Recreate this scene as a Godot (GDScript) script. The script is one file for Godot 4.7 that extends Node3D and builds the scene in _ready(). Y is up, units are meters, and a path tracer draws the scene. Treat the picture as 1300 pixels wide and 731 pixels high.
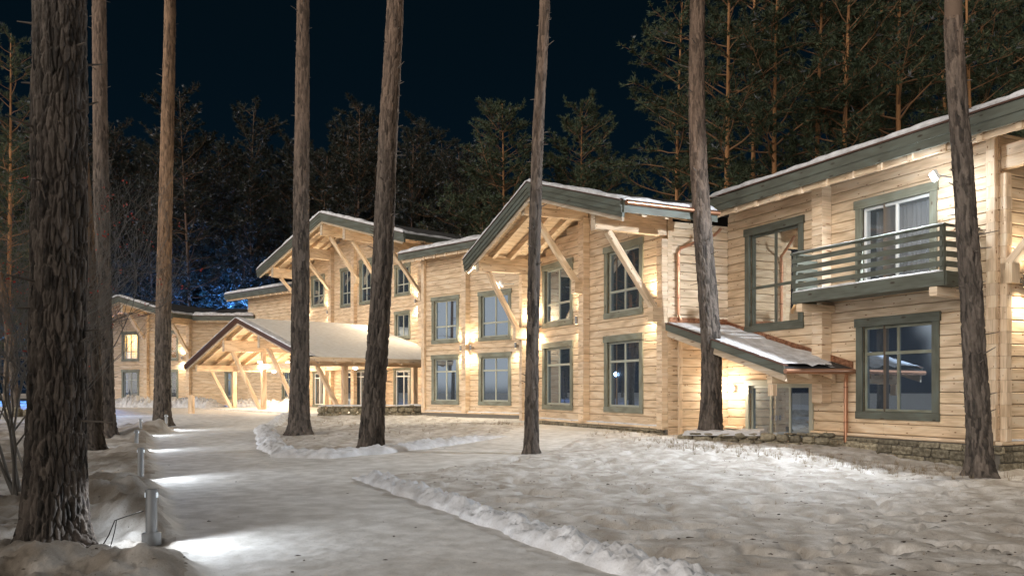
extends Node3D
# Timber lodge in a pine forest on a winter night. Units are metres, y is up.
# Plan axes: x to the right, z towards the viewer; the snow by the path lies at y = 0.

const UP := Vector3.UP
var M := {}
var names := {}
var rng := RandomNumberGenerator.new()
var lodge: Node3D

# ------------------------------------------------------------------ mesh builder
class MB:
	var v := PackedVector3Array()
	var n := PackedVector3Array()
	var t := PackedVector2Array()
	var c := PackedColorArray()
	var i := PackedInt32Array()
	var col := Color(1, 1, 1)
	var uo := Vector2.ZERO

	func tri(a: Vector3, b: Vector3, d: Vector3) -> void:
		var k := v.size()
		var nn := (b - a).cross(d - a).normalized()
		v.append_array([a, b, d]); n.append_array([nn, nn, nn]); c.append_array([col, col, col])
		t.append_array([uo, uo + Vector2((b - a).length(), 0), uo + Vector2(0, (d - a).length())])
		i.append_array([k, k + 2, k + 1])

	func quad(a: Vector3, b: Vector3, d: Vector3, e: Vector3, ua := Vector2.ZERO, ub := Vector2(1, 0), ud := Vector2(1, 1), ue := Vector2(0, 1)) -> void:
		var k := v.size()
		var nn := (b - a).cross(d - a)
		if nn.length_squared() < 1e-14:
			nn = (d - a).cross(e - a)
		nn = nn.normalized()
		v.append_array([a, b, d, e]); n.append_array([nn, nn, nn, nn]); c.append_array([col, col, col, col])
		t.append_array([ua + uo, ub + uo, ud + uo, ue + uo])
		i.append_array([k, k + 2, k + 1, k, k + 3, k + 2])

	# a flat outline in the plane of px and py, drawn out along ax
	func prism(poly: Array, o: Vector3, ax: Vector3, px: Vector3, py: Vector3, length: float) -> void:
		var p := poly.duplicate()
		var area := 0.0
		for k in p.size():
			var a: Vector2 = p[k]
			var b: Vector2 = p[(k + 1) % p.size()]
			area += a.x * b.y - b.x * a.y
		if (area < 0) != (px.cross(py).dot(ax) < 0):
			p.reverse()
		var lo := []
		for q in p:
			lo.append(o + px * q.x + py * q.y)
		var e := ax * length
		var run := 0.0
		for k in p.size():
			var a: Vector3 = lo[k]
			var b: Vector3 = lo[(k + 1) % p.size()]
			var w := (b - a).length()
			quad(a, b, b + e, a + e, Vector2(0, run), Vector2(0, run + w), Vector2(length, run + w), Vector2(length, run))
			run += w
		for side in 2:
			var k0 := v.size()
			var nn := ax if side == 1 else -ax
			for k in p.size():
				v.append(lo[k] + (e if side == 1 else Vector3.ZERO)); n.append(nn); c.append(col); t.append(uo + Vector2(p[k].x * 0.3, p[k].y))
			var q2 := PackedVector2Array()
			for k in p.size():
				q2.append(p[k])
			var ids := Geometry2D.triangulate_polygon(q2)
			for m in range(0, ids.size(), 3):
				var a: int = ids[m]
				var b: int = ids[m + 1]
				var d: int = ids[m + 2]
				var nrm: Vector3 = (lo[b] - lo[a]).cross(lo[d] - lo[a])
				if nrm.dot(nn) > 0:
					i.append_array([k0 + a, k0 + d, k0 + b])
				else:
					i.append_array([k0 + a, k0 + b, k0 + d])

	# squared timber with chamfered edges from p to q; w across, h along up
	func beam(p: Vector3, q: Vector3, w: float, h: float, up := Vector3.UP, ch := 0.012) -> void:
		var ax := (q - p).normalized()
		var py := up - ax * up.dot(ax)
		if py.length() < 1e-4:
			py = Vector3.RIGHT - ax * ax.x
		py = py.normalized()
		var px := py.cross(ax)
		var a := w / 2
		var b := h / 2
		ch = minf(ch, minf(a, b) * 0.6)
		prism([Vector2(-a + ch, -b), Vector2(a - ch, -b), Vector2(a, -b + ch), Vector2(a, b - ch), Vector2(a - ch, b), Vector2(-a + ch, b), Vector2(-a, b - ch), Vector2(-a, -b + ch)], p, ax, px, py, (q - p).length())

	func box(lo: Vector3, hi: Vector3, ch := 0.006) -> void:
		var s := hi - lo
		var m := (lo + hi) / 2
		if s.x >= s.y and s.x >= s.z:
			beam(Vector3(lo.x, m.y, m.z), Vector3(hi.x, m.y, m.z), s.z, s.y, Vector3.UP, ch)
		elif s.y >= s.z:
			beam(Vector3(m.x, lo.y, m.z), Vector3(m.x, hi.y, m.z), s.x, s.z, Vector3.BACK, ch)
		else:
			beam(Vector3(m.x, m.y, lo.z), Vector3(m.x, m.y, hi.z), s.x, s.y, Vector3.UP, ch)

	# round tube through points with a radius at each
	func tube(pts: Array, rad: Array, sides := 8, cap := true) -> void:
		var first := v.size()
		var ref := Vector3(0.31, 0.2, 0.93)
		var run := 0.0
		for k in pts.size():
			var dir: Vector3 = (pts[mini(k + 1, pts.size() - 1)] - pts[maxi(k - 1, 0)]).normalized()
			var px := ref.cross(dir)
			if px.length() < 0.05:
				px = Vector3.RIGHT.cross(dir)
			px = px.normalized()
			var py := dir.cross(px)
			ref = py.cross(px) if false else ref
			if k > 0:
				run += (pts[k] - pts[k - 1]).length()
			for s in sides + 1:
				var an := TAU * s / sides
				var d := px * cos(an) + py * sin(an)
				v.append(pts[k] + d * rad[k]); n.append(d); c.append(col); t.append(uo + Vector2(run, float(s) / sides))
		for k in pts.size() - 1:
			for s in sides:
				var a := first + k * (sides + 1) + s
				var b := a + sides + 1
				i.append_array([a, b, a + 1, a + 1, b, b + 1])
		if cap:
			for e in 2:
				var k: int = 0 if e == 0 else pts.size() - 1
				var dir: Vector3 = (pts[0] - pts[1]).normalized() if e == 0 else (pts[k] - pts[k - 1]).normalized()
				var base := first + k * (sides + 1)
				var c0 := v.size()
				v.append(pts[k]); n.append(dir); c.append(col); t.append(uo)
				for s in sides + 1:
					v.append(v[base + s]); n.append(dir); c.append(col); t.append(uo)
				for s in sides:
					if e == 0:
						i.append_array([c0, c0 + 1 + s, c0 + 2 + s])
					else:
						i.append_array([c0, c0 + 2 + s, c0 + 1 + s])

	# a grid of rows x cols points, smooth normals; outward is to the right-hand side of (col step) x (row step)
	func grid(p: PackedVector3Array, rows: int, cols: int, cc := PackedColorArray(), uvs := PackedVector2Array()) -> void:
		var k0 := v.size()
		for r in rows:
			for q in cols:
				var a := p[r * cols + mini(q + 1, cols - 1)] - p[r * cols + maxi(q - 1, 0)]
				var b := p[mini(r + 1, rows - 1) * cols + q] - p[maxi(r - 1, 0) * cols + q]
				var id := r * cols + q
				v.append(p[id]); n.append(a.cross(b).normalized())
				c.append(cc[id] if cc.size() > 0 else col)
				t.append(uvs[id] if uvs.size() > 0 else Vector2(q, r))
		for r in rows - 1:
			for q in cols - 1:
				var a := k0 + r * cols + q
				i.append_array([a, a + cols + 1, a + 1, a, a + cols, a + cols + 1])

	func mesh() -> ArrayMesh:
		var arr := []
		arr.resize(Mesh.ARRAY_MAX)
		arr[Mesh.ARRAY_VERTEX] = v
		arr[Mesh.ARRAY_NORMAL] = n
		arr[Mesh.ARRAY_TEX_UV] = t
		arr[Mesh.ARRAY_COLOR] = c
		arr[Mesh.ARRAY_INDEX] = i
		var m := ArrayMesh.new()
		m.add_surface_from_arrays(Mesh.PRIMITIVE_TRIANGLES, arr)
		return m

# ------------------------------------------------------------------ nodes and names
func numbered(called: String) -> String:
	var k: int = names.get(called, 0)
	names[called] = k + 1
	return called if k == 0 else "%s_%03d" % [called, k]

func thing(called: String, label: String, category: String, at := Vector3.ZERO, group := "") -> Node3D:
	var o := Node3D.new()
	o.name = numbered(called)
	add_child(o)
	o.position = at
	tag(o, label, category, group)
	return o

func tag(o: Node3D, label: String, category: String, group := "") -> void:
	o.set_meta("label", label)
	o.set_meta("category", category)
	if group != "":
		o.set_meta("group", group)

func part(called: String, mb, mat: Material, parent: Node) -> MeshInstance3D:
	var o := MeshInstance3D.new()
	o.mesh = mb.mesh() if mb is MB else mb
	o.material_override = mat
	if parent == self:
		o.name = numbered(called)
		add_child(o)
	else:
		o.name = called
		parent.add_child(o, true)
	return o

func holder(called: String, parent: Node, xf := Transform3D.IDENTITY) -> Node3D:
	var o := Node3D.new()
	o.name = called
	parent.add_child(o, true)
	o.transform = xf
	return o

func struct(called: String, mb, mat: Material) -> MeshInstance3D:
	var o := part(called, mb, mat, self)
	o.set_meta("kind", "structure")
	return o

func frame_at(a: Vector2, b: Vector2) -> Transform3D:
	var u := (b - a).normalized()
	return Transform3D(Basis(Vector3(u.x, 0, u.y), UP, Vector3(-u.y, 0, u.x)), Vector3(a.x, 0, a.y))

# ------------------------------------------------------------------ materials
func lin(r: float, g: float, b: float) -> Color:
	return Color(r, g, b).linear_to_srgb()

func noise(seed_: int, freq: float, oct := 4, kind := FastNoiseLite.TYPE_SIMPLEX_SMOOTH) -> FastNoiseLite:
	var f := FastNoiseLite.new()
	f.seed = seed_
	f.frequency = freq
	f.noise_type = kind
	f.fractal_octaves = oct
	f.fractal_type = FastNoiseLite.FRACTAL_FBM if oct > 1 else FastNoiseLite.FRACTAL_NONE
	return f

func tex(im: Image) -> ImageTexture:
	im.generate_mipmaps()
	return ImageTexture.create_from_image(im)

func wood_image(w: int, h: int, seed_: int, knots: int, deep: float) -> Image:
	var im := Image.create(w, h, false, Image.FORMAT_RGB8)
	var f1 := noise(seed_, 0.035, 3)
	var f2 := noise(seed_ + 7, 0.02, 2)
	var r := RandomNumberGenerator.new()
	r.seed = seed_
	var ks := []
	for k in knots:
		ks.append(Vector3(r.randf() * w, r.randf() * h, r.randf_range(1.2, 3.2)))
	for y in h:
		for x in w:
			var bend := 0.0
			var dark := 0.0
			for k in ks:
				var dx := absf(x - k.x)
				dx = minf(dx, w - dx)
				if dx > 34:
					continue
				var dy: float = absf(y - k.y)
				dy = minf(dy, h - dy)
				if dy > 16:
					continue
				var q: float = sqrt(dx * dx * 0.22 + dy * dy) / k.z
				dark += clampf(1.25 - q * 0.8, 0, 1)
				bend += 5.0 * exp(-q * 0.35)
			var wrapx := float(x) / w
			var a := f1.get_noise_2d(sin(wrapx * TAU) * 16 + bend, y * 2.6 + bend * 2) * 0.5 + f1.get_noise_2d(cos(wrapx * TAU) * 16 + 91, y * 6.2 + bend * 3) * 0.3
			var b := f2.get_noise_2d(sin(wrapx * TAU) * 26 + 300, cos(wrapx * TAU) * 26 + y * 0.8)
			var g := 1.0 + a * deep + b * 0.12
			var warm := clampf(0.5 + a * 0.7 + b * 0.4, 0, 1)
			var cc := Color(0.93, 0.89, 0.83).lerp(Color(1.0, 0.985, 0.97), warm) * g
			cc = cc.lerp(Color(0.42, 0.26, 0.15), clampf(dark, 0, 0.8))
			im.set_pixel(x, y, Color(clampf(cc.r, 0, 1), clampf(cc.g, 0, 1), clampf(cc.b, 0, 1)))
	return im

func mat(color: Color, rough := 0.8, metal := 0.0) -> StandardMaterial3D:
	var m := StandardMaterial3D.new()
	m.albedo_color = color
	m.roughness = rough
	m.metallic = metal
	return m

func grained(m: StandardMaterial3D, im: Image, scale: Vector3, world := true) -> StandardMaterial3D:
	m.albedo_texture = tex(im)
	if world:
		m.uv1_triplanar = true
		m.uv1_world_triplanar = true
	m.uv1_scale = scale
	return m

func blotch_image(size: int, seed_: int, freq: float, lo: Color, hi: Color, specks: int, speck: Color) -> Image:
	var src := noise(seed_, freq, 5).get_seamless_image(size, size)
	var fine := noise(seed_ + 3, 0.22, 2).get_seamless_image(size, size)
	var im := Image.create(size, size, false, Image.FORMAT_RGB8)
	for y in size:
		for x in size:
			var a := src.get_pixel(x, y).r * 0.72 + fine.get_pixel(x, y).r * 0.28
			im.set_pixel(x, y, lo.lerp(hi, clampf((a - 0.25) * 2.0, 0, 1)))
	var r := RandomNumberGenerator.new()
	r.seed = seed_
	for k in specks:
		var x := r.randi() % size
		var y := r.randi() % size
		var ln := r.randi_range(1, 3)
		var dir := r.randi() % 2
		for j in ln:
			var px := (x + (j if dir == 0 else 0)) % size
			var py := (y + (j if dir == 1 else 0)) % size
			im.set_pixel(px, py, im.get_pixel(px, py).lerp(speck, r.randf_range(0.35, 0.95)))
	return im

func height_image(size: int, seed_: int, freq: float, oct: int) -> Image:
	return noise(seed_, freq, oct).get_seamless_image(size, size)

func make_materials() -> void:
	var w1 := wood_image(768, 256, 11, 24, 0.16)
	var log_m := mat(lin(0.71, 0.575, 0.43), 0.72)
	log_m.albedo_texture = tex(w1)
	log_m.uv1_scale = Vector3(1 / 3.0, 1 / 1.05, 1)
	log_m.vertex_color_use_as_albedo = true
	M.log = log_m
	var timber: StandardMaterial3D = log_m.duplicate()
	timber.albedo_color = lin(0.75, 0.61, 0.465)
	M.timber = timber
	var grey_t: StandardMaterial3D = log_m.duplicate()
	grey_t.albedo_color = lin(0.52, 0.44, 0.35)
	M.weathered = grey_t
	var sof: StandardMaterial3D = log_m.duplicate()
	sof.albedo_color = lin(0.72, 0.585, 0.43)
	M.soffit = sof
	var green := mat(lin(0.105, 0.121, 0.106), 0.55)
	green.albedo_texture = tex(wood_image(256, 128, 5, 3, 0.16))
	green.uv1_scale = Vector3(0.4, 1.0, 1)
	M.green = green
	var casing: StandardMaterial3D = green.duplicate()
	casing.albedo_color = lin(0.205, 0.224, 0.188)
	M.casing = casing
	M.sash = mat(lin(0.36, 0.37, 0.31), 0.4)
	var gl := mat(Color(0.62, 0.68, 0.72, 0.16), 0.015)
	gl.transparency = BaseMaterial3D.TRANSPARENCY_ALPHA
	gl.metallic_specular = 1.0
	M.glass = gl
	var gl2 := mat(Color(0.82, 0.82, 0.80, 0.88), 0.02, 0.95)
	gl2.transparency = BaseMaterial3D.TRANSPARENCY_ALPHA
	M.coated_glass = gl2
	var gl3 := mat(Color(0.60, 0.67, 0.75, 0.40), 0.015, 0.9)
	gl3.transparency = BaseMaterial3D.TRANSPARENCY_ALPHA
	M.half_glass = gl3
	M.copper = mat(lin(0.55, 0.29, 0.18), 0.36, 0.9)
	M.old_copper = grained(mat(lin(0.55, 0.29, 0.17), 0.45, 0.75), blotch_image(128, 8, 0.05, Color(0.6, 0.55, 0.55), Color(1, 1, 1), 20, Color(0.2, 0.2, 0.2)), Vector3(1.2, 1.2, 1.2))
	M.drip = mat(lin(0.10, 0.05, 0.035), 0.5, 0.3)
	M.roof = grained(mat(lin(0.045, 0.042, 0.040), 0.9), blotch_image(256, 21, 0.06, Color(0.55, 0.55, 0.55), Color(1, 1, 1), 900, Color(0.3, 0.28, 0.25)), Vector3(0.8, 0.8, 0.8))
	# snow: clean, trodden and on roofs, all with their own grain and litter
	var snow := mat(lin(0.74, 0.75, 0.78), 0.75)
	grained(snow, blotch_image(512, 31, 0.012, Color(0.80, 0.79, 0.78), Color(1, 1, 1), 240, Color(0.25, 0.2, 0.15)), Vector3(0.4, 0.4, 0.4))
	snow.heightmap_enabled = true
	snow.heightmap_texture = tex(height_image(512, 32, 0.03, 6))
	snow.heightmap_scale = 3.0
	M.snow = snow
	var lawn := mat(lin(0.70, 0.69, 0.68), 0.8)
	grained(lawn, blotch_image(1024, 41, 0.008, Color(0.72, 0.69, 0.65), Color(0.99, 0.985, 0.98), 2600, Color(0.20, 0.15, 0.10)), Vector3(0.22, 0.22, 0.22))
	lawn.heightmap_enabled = true
	lawn.heightmap_texture = tex(height_image(512, 43, 0.04, 6))
	lawn.heightmap_scale = 2.2
	lawn.vertex_color_use_as_albedo = true
	M.lawn = lawn
	var path := mat(lin(0.74, 0.735, 0.725), 0.7)
	grained(path, blotch_image(1024, 51, 0.010, Color(0.84, 0.83, 0.815), Color(0.99, 0.985, 0.98), 2200, Color(0.3, 0.25, 0.2)), Vector3(0.2, 0.2, 0.2))
	path.heightmap_enabled = true
	path.heightmap_texture = tex(height_image(512, 53, 0.05, 6))
	path.heightmap_scale = 0.9
	path.vertex_color_use_as_albedo = true
	M.path = path
	M.roof_snow = grained(mat(lin(0.80, 0.77, 0.72), 0.8), blotch_image(512, 61, 0.02, Color(0.93, 0.92, 0.90), Color(1, 1, 1), 150, Color(0.16, 0.11, 0.07)), Vector3(0.25, 0.25, 0.25))
	var stone := mat(lin(0.38, 0.355, 0.295), 0.85)
	grained(stone, blotch_image(256, 71, 0.03, Color(0.55, 0.52, 0.46), Color(1, 0.98, 0.93), 500, Color(0.3, 0.28, 0.25)), Vector3(1.1, 1.1, 1.1))
	stone.heightmap_enabled = true
	stone.heightmap_texture = tex(height_image(256, 72, 0.05, 5))
	stone.heightmap_scale = 3.0
	stone.vertex_color_use_as_albedo = true
	M.stone = stone
	M.mortar = mat(lin(0.16, 0.145, 0.125), 0.95)
	var bark := mat(Color(1, 1, 1), 0.92)
	bark.vertex_color_use_as_albedo = true
	bark.heightmap_enabled = true
	bark.heightmap_texture = tex(height_image(256, 81, 0.06, 5))
	bark.heightmap_scale = 1.2
	bark.uv1_triplanar = true
	bark.uv1_world_triplanar = true
	bark.uv1_scale = Vector3(2.2, 1.1, 2.2)
	M.bark = bark
	var far_bark := mat(Color(1, 1, 1), 0.92)
	far_bark.vertex_color_use_as_albedo = true
	M.far_bark = far_bark
	var needle := mat(Color(1, 1, 1), 0.7)
	needle.vertex_color_use_as_albedo = true
	needle.cull_mode = BaseMaterial3D.CULL_DISABLED
	M.needle = needle
	var twig := mat(lin(0.13, 0.118, 0.105), 0.85)
	M.twig = twig
	M.red_leaf = mat(lin(0.36, 0.035, 0.02), 0.6)
	M.grass = mat(lin(0.21, 0.16, 0.095), 0.9)
	M.steel = mat(lin(0.30, 0.31, 0.32), 0.45, 0.6)
	M.dark = mat(lin(0.030, 0.026, 0.022), 0.9)
	M.room = mat(lin(0.16, 0.12, 0.085), 0.9)
	var cur := mat(lin(0.15, 0.15, 0.15), 0.9)
	cur.cull_mode = BaseMaterial3D.CULL_DISABLED
	M.curtain = cur
	var cur2 := mat(lin(0.72, 0.68, 0.56), 0.9)
	cur2.cull_mode = BaseMaterial3D.CULL_DISABLED
	cur2.backlight_enabled = true
	cur2.backlight = Color(0.9, 0.85, 0.7)
	M.pale_curtain = cur2
	M.white = mat(lin(0.72, 0.72, 0.70), 0.5)
	M.ink = mat(lin(0.05, 0.05, 0.05), 0.7)
	M.warm_glow = glow(Color(1.0, 0.90, 0.74), 3.0)
	M.white_glow = glow(Color(0.97, 0.98, 1.0), 4.0)
	M.slot_glow = glow(Color(0.93, 0.97, 1.0), 0.4)
	M.beam_glow = glow(Color(0.55, 0.75, 1.0), 60.0)
	M.cold_glow = glow(Color(0.62, 0.78, 1.0), 6.0)

func glow(c: Color, e: float) -> StandardMaterial3D:
	var m := mat(c, 0.5)
	m.emission_enabled = true
	m.emission = c
	m.emission_energy_multiplier = e
	return m

# ------------------------------------------------------------------ lights
const WARM := Color(1.0, 0.92, 0.79)
const COOL := Color(0.93, 0.965, 1.0)
const BLUE := Color(0.32, 0.60, 1.0)

func spot(parent: Node3D, at: Vector3, dir: Vector3, energy: float, half_angle: float, color: Color, size := 0.05) -> void:
	var l := SpotLight3D.new()
	l.name = "lamp_light"
	parent.add_child(l, true)
	l.position = at
	var up := Vector3.RIGHT if absf(dir.normalized().y) > 0.95 else UP
	l.basis = Basis.looking_at(dir.normalized(), up)
	l.light_energy = energy
	l.spot_angle = half_angle
	l.spot_range = 60
	l.spot_attenuation = 2.0
	l.spot_angle_attenuation = 0.6
	l.light_color = color
	l.light_size = size
	l.shadow_enabled = true

func omni(parent: Node3D, at: Vector3, energy: float, color: Color, size := 0.08) -> void:
	var l := OmniLight3D.new()
	l.name = "lamp_light"
	parent.add_child(l, true)
	l.position = at
	l.light_energy = energy
	l.omni_range = 80
	l.omni_attenuation = 2.0
	l.light_color = color
	l.light_size = size
	l.shadow_enabled = true

# ------------------------------------------------------------------ the scene
func _ready() -> void:
	rng.seed = 4242
	var cam := Camera3D.new()
	cam.name = "camera"
	add_child(cam)
	cam.position = Vector3(0, 1.65, 0)
	cam.projection = Camera3D.PROJECTION_FRUSTUM   # level camera with a raised lens: uprights stay upright
	cam.near = 0.1
	cam.far = 900
	cam.size = 0.1 * 731.0 / 1050.0
	cam.frustum_offset = Vector2(0, 0.1 * 129.5 / 1050.0)
	cam.current = true
	var env := Environment.new()
	env.background_mode = Environment.BG_SKY
	var sky_m := ProceduralSkyMaterial.new()
	sky_m.sky_top_color = Color(0.012, 0.047, 0.070)
	sky_m.sky_horizon_color = Color(0.030, 0.105, 0.165)
	sky_m.sky_curve = 0.12
	sky_m.ground_bottom_color = Color(0.01, 0.02, 0.03)
	sky_m.ground_horizon_color = Color(0.03, 0.09, 0.14)
	var sky := Sky.new()
	sky.sky_material = sky_m
	env.sky = sky
	env.background_energy_multiplier = 1.0
	env.tonemap_mode = Environment.TONE_MAPPER_LINEAR
	env.tonemap_exposure = 1.12
	env.sdfgi_enabled = true
	env.ssao_enabled = true
	env.ssil_enabled = true
	var we := WorldEnvironment.new()
	we.environment = env
	add_child(we)
	var fill_light := DirectionalLight3D.new()  # added broad fill, standing in for lamp light bounced off the snow
	fill_light.name = "fill_light"
	add_child(fill_light)
	fill_light.basis = Basis.looking_at(Vector3(0.66, -0.29, -0.70).normalized(), UP)
	fill_light.light_energy = 0.76
	fill_light.light_angular_distance = 60.0
	fill_light.light_color = Color(1.0, 0.965, 0.925)
	fill_light.shadow_enabled = true
	make_materials()
	build_ground()
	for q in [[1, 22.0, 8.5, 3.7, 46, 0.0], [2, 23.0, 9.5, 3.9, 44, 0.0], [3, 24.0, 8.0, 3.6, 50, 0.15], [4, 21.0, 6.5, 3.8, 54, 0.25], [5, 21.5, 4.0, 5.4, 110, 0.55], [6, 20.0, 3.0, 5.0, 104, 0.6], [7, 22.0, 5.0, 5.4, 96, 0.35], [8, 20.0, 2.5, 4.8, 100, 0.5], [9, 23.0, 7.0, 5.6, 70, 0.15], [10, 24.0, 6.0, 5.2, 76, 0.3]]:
		pines.append(make_pine(q[0], q[1], q[2], q[3], q[4], q[5], 0.05 if q[0] > 6 else 0.02, 0.19 if q[0] > 6 else 0.9))  # later kinds: needles and bark coloured dark in place of shade
	build_lodge()
	build_things()
	build_forest()

# ------------------------------------------------------------------ walls
const COURSE := 0.262
const T_WALL := 0.17

func tint(spread := 0.07) -> Color:
	var g := 1.0 + rng.randf_range(-spread, spread * 0.6)
	var w := rng.randf_range(-0.02, 0.03)
	return Color(g * (1 + w), g, g * (1 - w * 1.6))

func log_profile(h: float) -> Array:
	var b := 0.014
	return [Vector2(T_WALL, 0), Vector2(0.024, 0.003), Vector2(0.010, b * 0.5), Vector2(0, b * 1.5), Vector2(0, h - b * 1.5), Vector2(0.010, h - b * 0.5), Vector2(0.024, h - 0.003), Vector2(T_WALL, h)]

# limit(y) -> [s0, s1], the stretch of wall that stands at that height; holes are [s0, s1, y0, y1]
func log_wall(a: Vector2, b: Vector2, y0: float, y1: float, limit, holes: Array, single: bool) -> Transform3D:
	var xf := frame_at(a, b)
	var w := holder("wall", lodge, xf)
	var length := (b - a).length()
	var all := MB.new()
	var y := y0
	while y < y1 - 0.06:
		var h := minf(COURSE, y1 - y)
		var span := [0.0, length]
		if limit is Callable:
			span = limit.call(y + h)
		if span[1] - span[0] > 0.1:
			var cuts := [[span[0], span[1]]]
			for q in holes:
				var over: float = minf(y + h, q[3]) - maxf(y, q[2])
				if over > h * 0.5:
					var next := []
					for s in cuts:
						if q[0] > s[0] + 0.02:
							next.append([s[0], minf(s[1], q[0])])
						if q[1] < s[1] - 0.02:
							next.append([maxf(s[0], q[1]), s[1]])
					cuts = next
			for s in cuts:
				if s[1] - s[0] < 0.03:
					continue
				var mb: MB = MB.new() if single else all
				mb.col = tint()
				mb.uo = Vector2(rng.randf() * 3, rng.randf() * 3)
				mb.prism(log_profile(h - 0.004), Vector3(s[0], y + rng.randf_range(0, 0.003), rng.randf_range(-0.004, 0.004)), Vector3.RIGHT, Vector3.FORWARD, UP, s[1] - s[0])
				if single:
					part("log", mb, M.log, w)
		y += COURSE
	if not single:
		part("log_courses", all, M.log, w).set_meta("kind", "stuff")
	var back := MB.new()
	back.quad(Vector3(0, y0, -3.0), Vector3(length, y0, -3.0), Vector3(length, minf(y1, y0 + 6.4), -3.0), Vector3(0, minf(y1, y0 + 6.4), -3.0))
	part("room_wall", back, M.room, w)
	var fl := MB.new()
	for fy in [y0 + 0.02, y0 + 3.05]:
		if fy < y1 - 1:
			fl.quad(Vector3(0, fy, -T_WALL), Vector3(length, fy, -T_WALL), Vector3(length, fy, -3.0), Vector3(0, fy, -3.0))
	part("room_floor", fl, M.room, w)
	return xf

# stacked log ends at a crossing of walls: a ribbed column standing out of the wall
func log_ends(xf: Transform3D, s: float, y0: float, y1: float, out: float, wide := 0.2, single := false) -> void:
	var hold := holder("corner_column", lodge, xf)
	var mb := MB.new()
	var y := y0
	while y < y1 - 0.05:
		var h := minf(COURSE, y1 - y) - 0.004
		if single:
			mb = MB.new()
		mb.col = tint(0.08)
		mb.uo = Vector2(rng.randf() * 3, rng.randf() * 3)
		mb.box(Vector3(s - wide / 2, y, 0.006), Vector3(s + wide / 2, y + h, out + rng.randf_range(-0.006, 0.006)), 0.018)
		if single:
			part("log_end", mb, M.timber, hold)
		y += COURSE
	if not single:
		part("log_end_stack", mb, M.timber, hold).set_meta("kind", "stuff")

func tbox(called: String, parent: Node3D, lo: Vector3, hi: Vector3, m: Material, ch := 0.006) -> MeshInstance3D:
	var mb := MB.new()
	mb.col = tint(0.06)
	mb.uo = Vector2(rng.randf() * 3, rng.randf() * 3)
	mb.box(lo, hi, ch)
	return part(called, mb, m, parent)

func tbeam(called: String, parent: Node3D, p: Vector3, q: Vector3, w: float, h: float, m: Material, up := UP, ch := 0.014) -> MeshInstance3D:
	var mb := MB.new()
	mb.col = tint(0.06)
	mb.uo = Vector2(rng.randf() * 3, rng.randf() * 3)
	mb.beam(p, q, w, h, up, ch)
	return part(called, mb, m, parent)

# ------------------------------------------------------------------ windows; bar is the height of the cross bar as a share of the opening
func window(xf: Transform3D, s0: float, s1: float, y0: float, y1: float, bar: float, o := {}) -> Node3D:
	var w := holder(o.get("name", "window"), lodge, xf * Transform3D(Basis.IDENTITY, Vector3(s0, y0, 0)))
	var W := s1 - s0
	var H := y1 - y0
	var tr: float = o.get("trim", 0.19)
	var cm: Material = o.get("casing", M.casing)
	var sm: Material = o.get("sash", M.sash)
	var gm: Material = o.get("glass", M.half_glass)
	tbox("casing_header", w, Vector3(-0.035, H - tr - 0.03, -0.03), Vector3(W + 0.035, H, 0.062), cm)
	tbox("casing_jamb", w, Vector3(0, tr, -0.03), Vector3(tr, H - tr - 0.032, 0.045), cm)
	tbox("casing_jamb", w, Vector3(W - tr, tr, -0.03), Vector3(W, H - tr - 0.032, 0.045), cm)
	tbox("casing_sill", w, Vector3(-0.012, 0, -0.03), Vector3(W + 0.012, tr - 0.002, 0.052), cm)
	var a := Vector3(tr + 0.002, tr + 0.002, 0)
	var b := Vector3(W - tr - 0.002, H - tr - 0.034, 0)
	var z0 := -0.135
	var z1 := -0.060
	var f := 0.065
	var mb := MB.new()
	mb.box(Vector3(a.x, a.y, z0), Vector3(a.x + f, b.y, z1))
	mb.box(Vector3(b.x - f, a.y, z0), Vector3(b.x, b.y, z1))
	mb.box(Vector3(a.x + f, a.y, z0), Vector3(b.x - f, a.y + f, z1))
	mb.box(Vector3(a.x + f, b.y - f, z0), Vector3(b.x - f, b.y, z1))
	part("sash", mb, sm, w)
	var cols: int = o.get("lights", 2)
	var ys := [a.y + f, b.y - f]
	if bar > 0:
		var yb := a.y + (b.y - a.y) * bar
		tbox("transom", w, Vector3(a.x + f, yb - 0.04, z0 + 0.004), Vector3(b.x - f, yb + 0.04, z1 - 0.004), sm)
		ys = [a.y + f, yb - 0.04, yb + 0.04, b.y - f]
	var xs := []
	for k in cols:
		var m0 := a.x + f + (b.x - a.x - 2 * f) * k / cols + (0.035 if k > 0 else 0.0)
		var m1 := a.x + f + (b.x - a.x - 2 * f) * (k + 1) / cols - (0.035 if k < cols - 1 else 0.0)
		xs.append([m0, m1])
		if k > 0:
			for r in range(0, ys.size(), 2):
				tbox("mullion", w, Vector3(m0 - 0.07, ys[r], z0 + 0.006), Vector3(m0, ys[r + 1], z1 - 0.006), sm)
	for r in range(0, ys.size(), 2):
		for x in xs:
			var pm := MB.new()
			var zt := rng.randf_range(-0.002, 0.002)
			pm.quad(Vector3(x[0], ys[r], -0.10), Vector3(x[1], ys[r], -0.10 + zt), Vector3(x[1], ys[r + 1], -0.10 + zt), Vector3(x[0], ys[r + 1], -0.10))
			part("pane", pm, gm, w)
	# reveal boards, so that the wall has its thickness round the opening
	var rv := MB.new()
	rv.box(Vector3(a.x - 0.05, a.y - 0.05, -0.30), Vector3(a.x, b.y + 0.05, -0.136))
	rv.box(Vector3(b.x, a.y - 0.05, -0.30), Vector3(b.x + 0.05, b.y + 0.05, -0.136))
	rv.box(Vector3(a.x, a.y - 0.05, -0.30), Vector3(b.x, a.y, -0.136))
	rv.box(Vector3(a.x, b.y, -0.30), Vector3(b.x, b.y + 0.05, -0.136))
	part("reveal", rv, sm, w)
	return w

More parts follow.
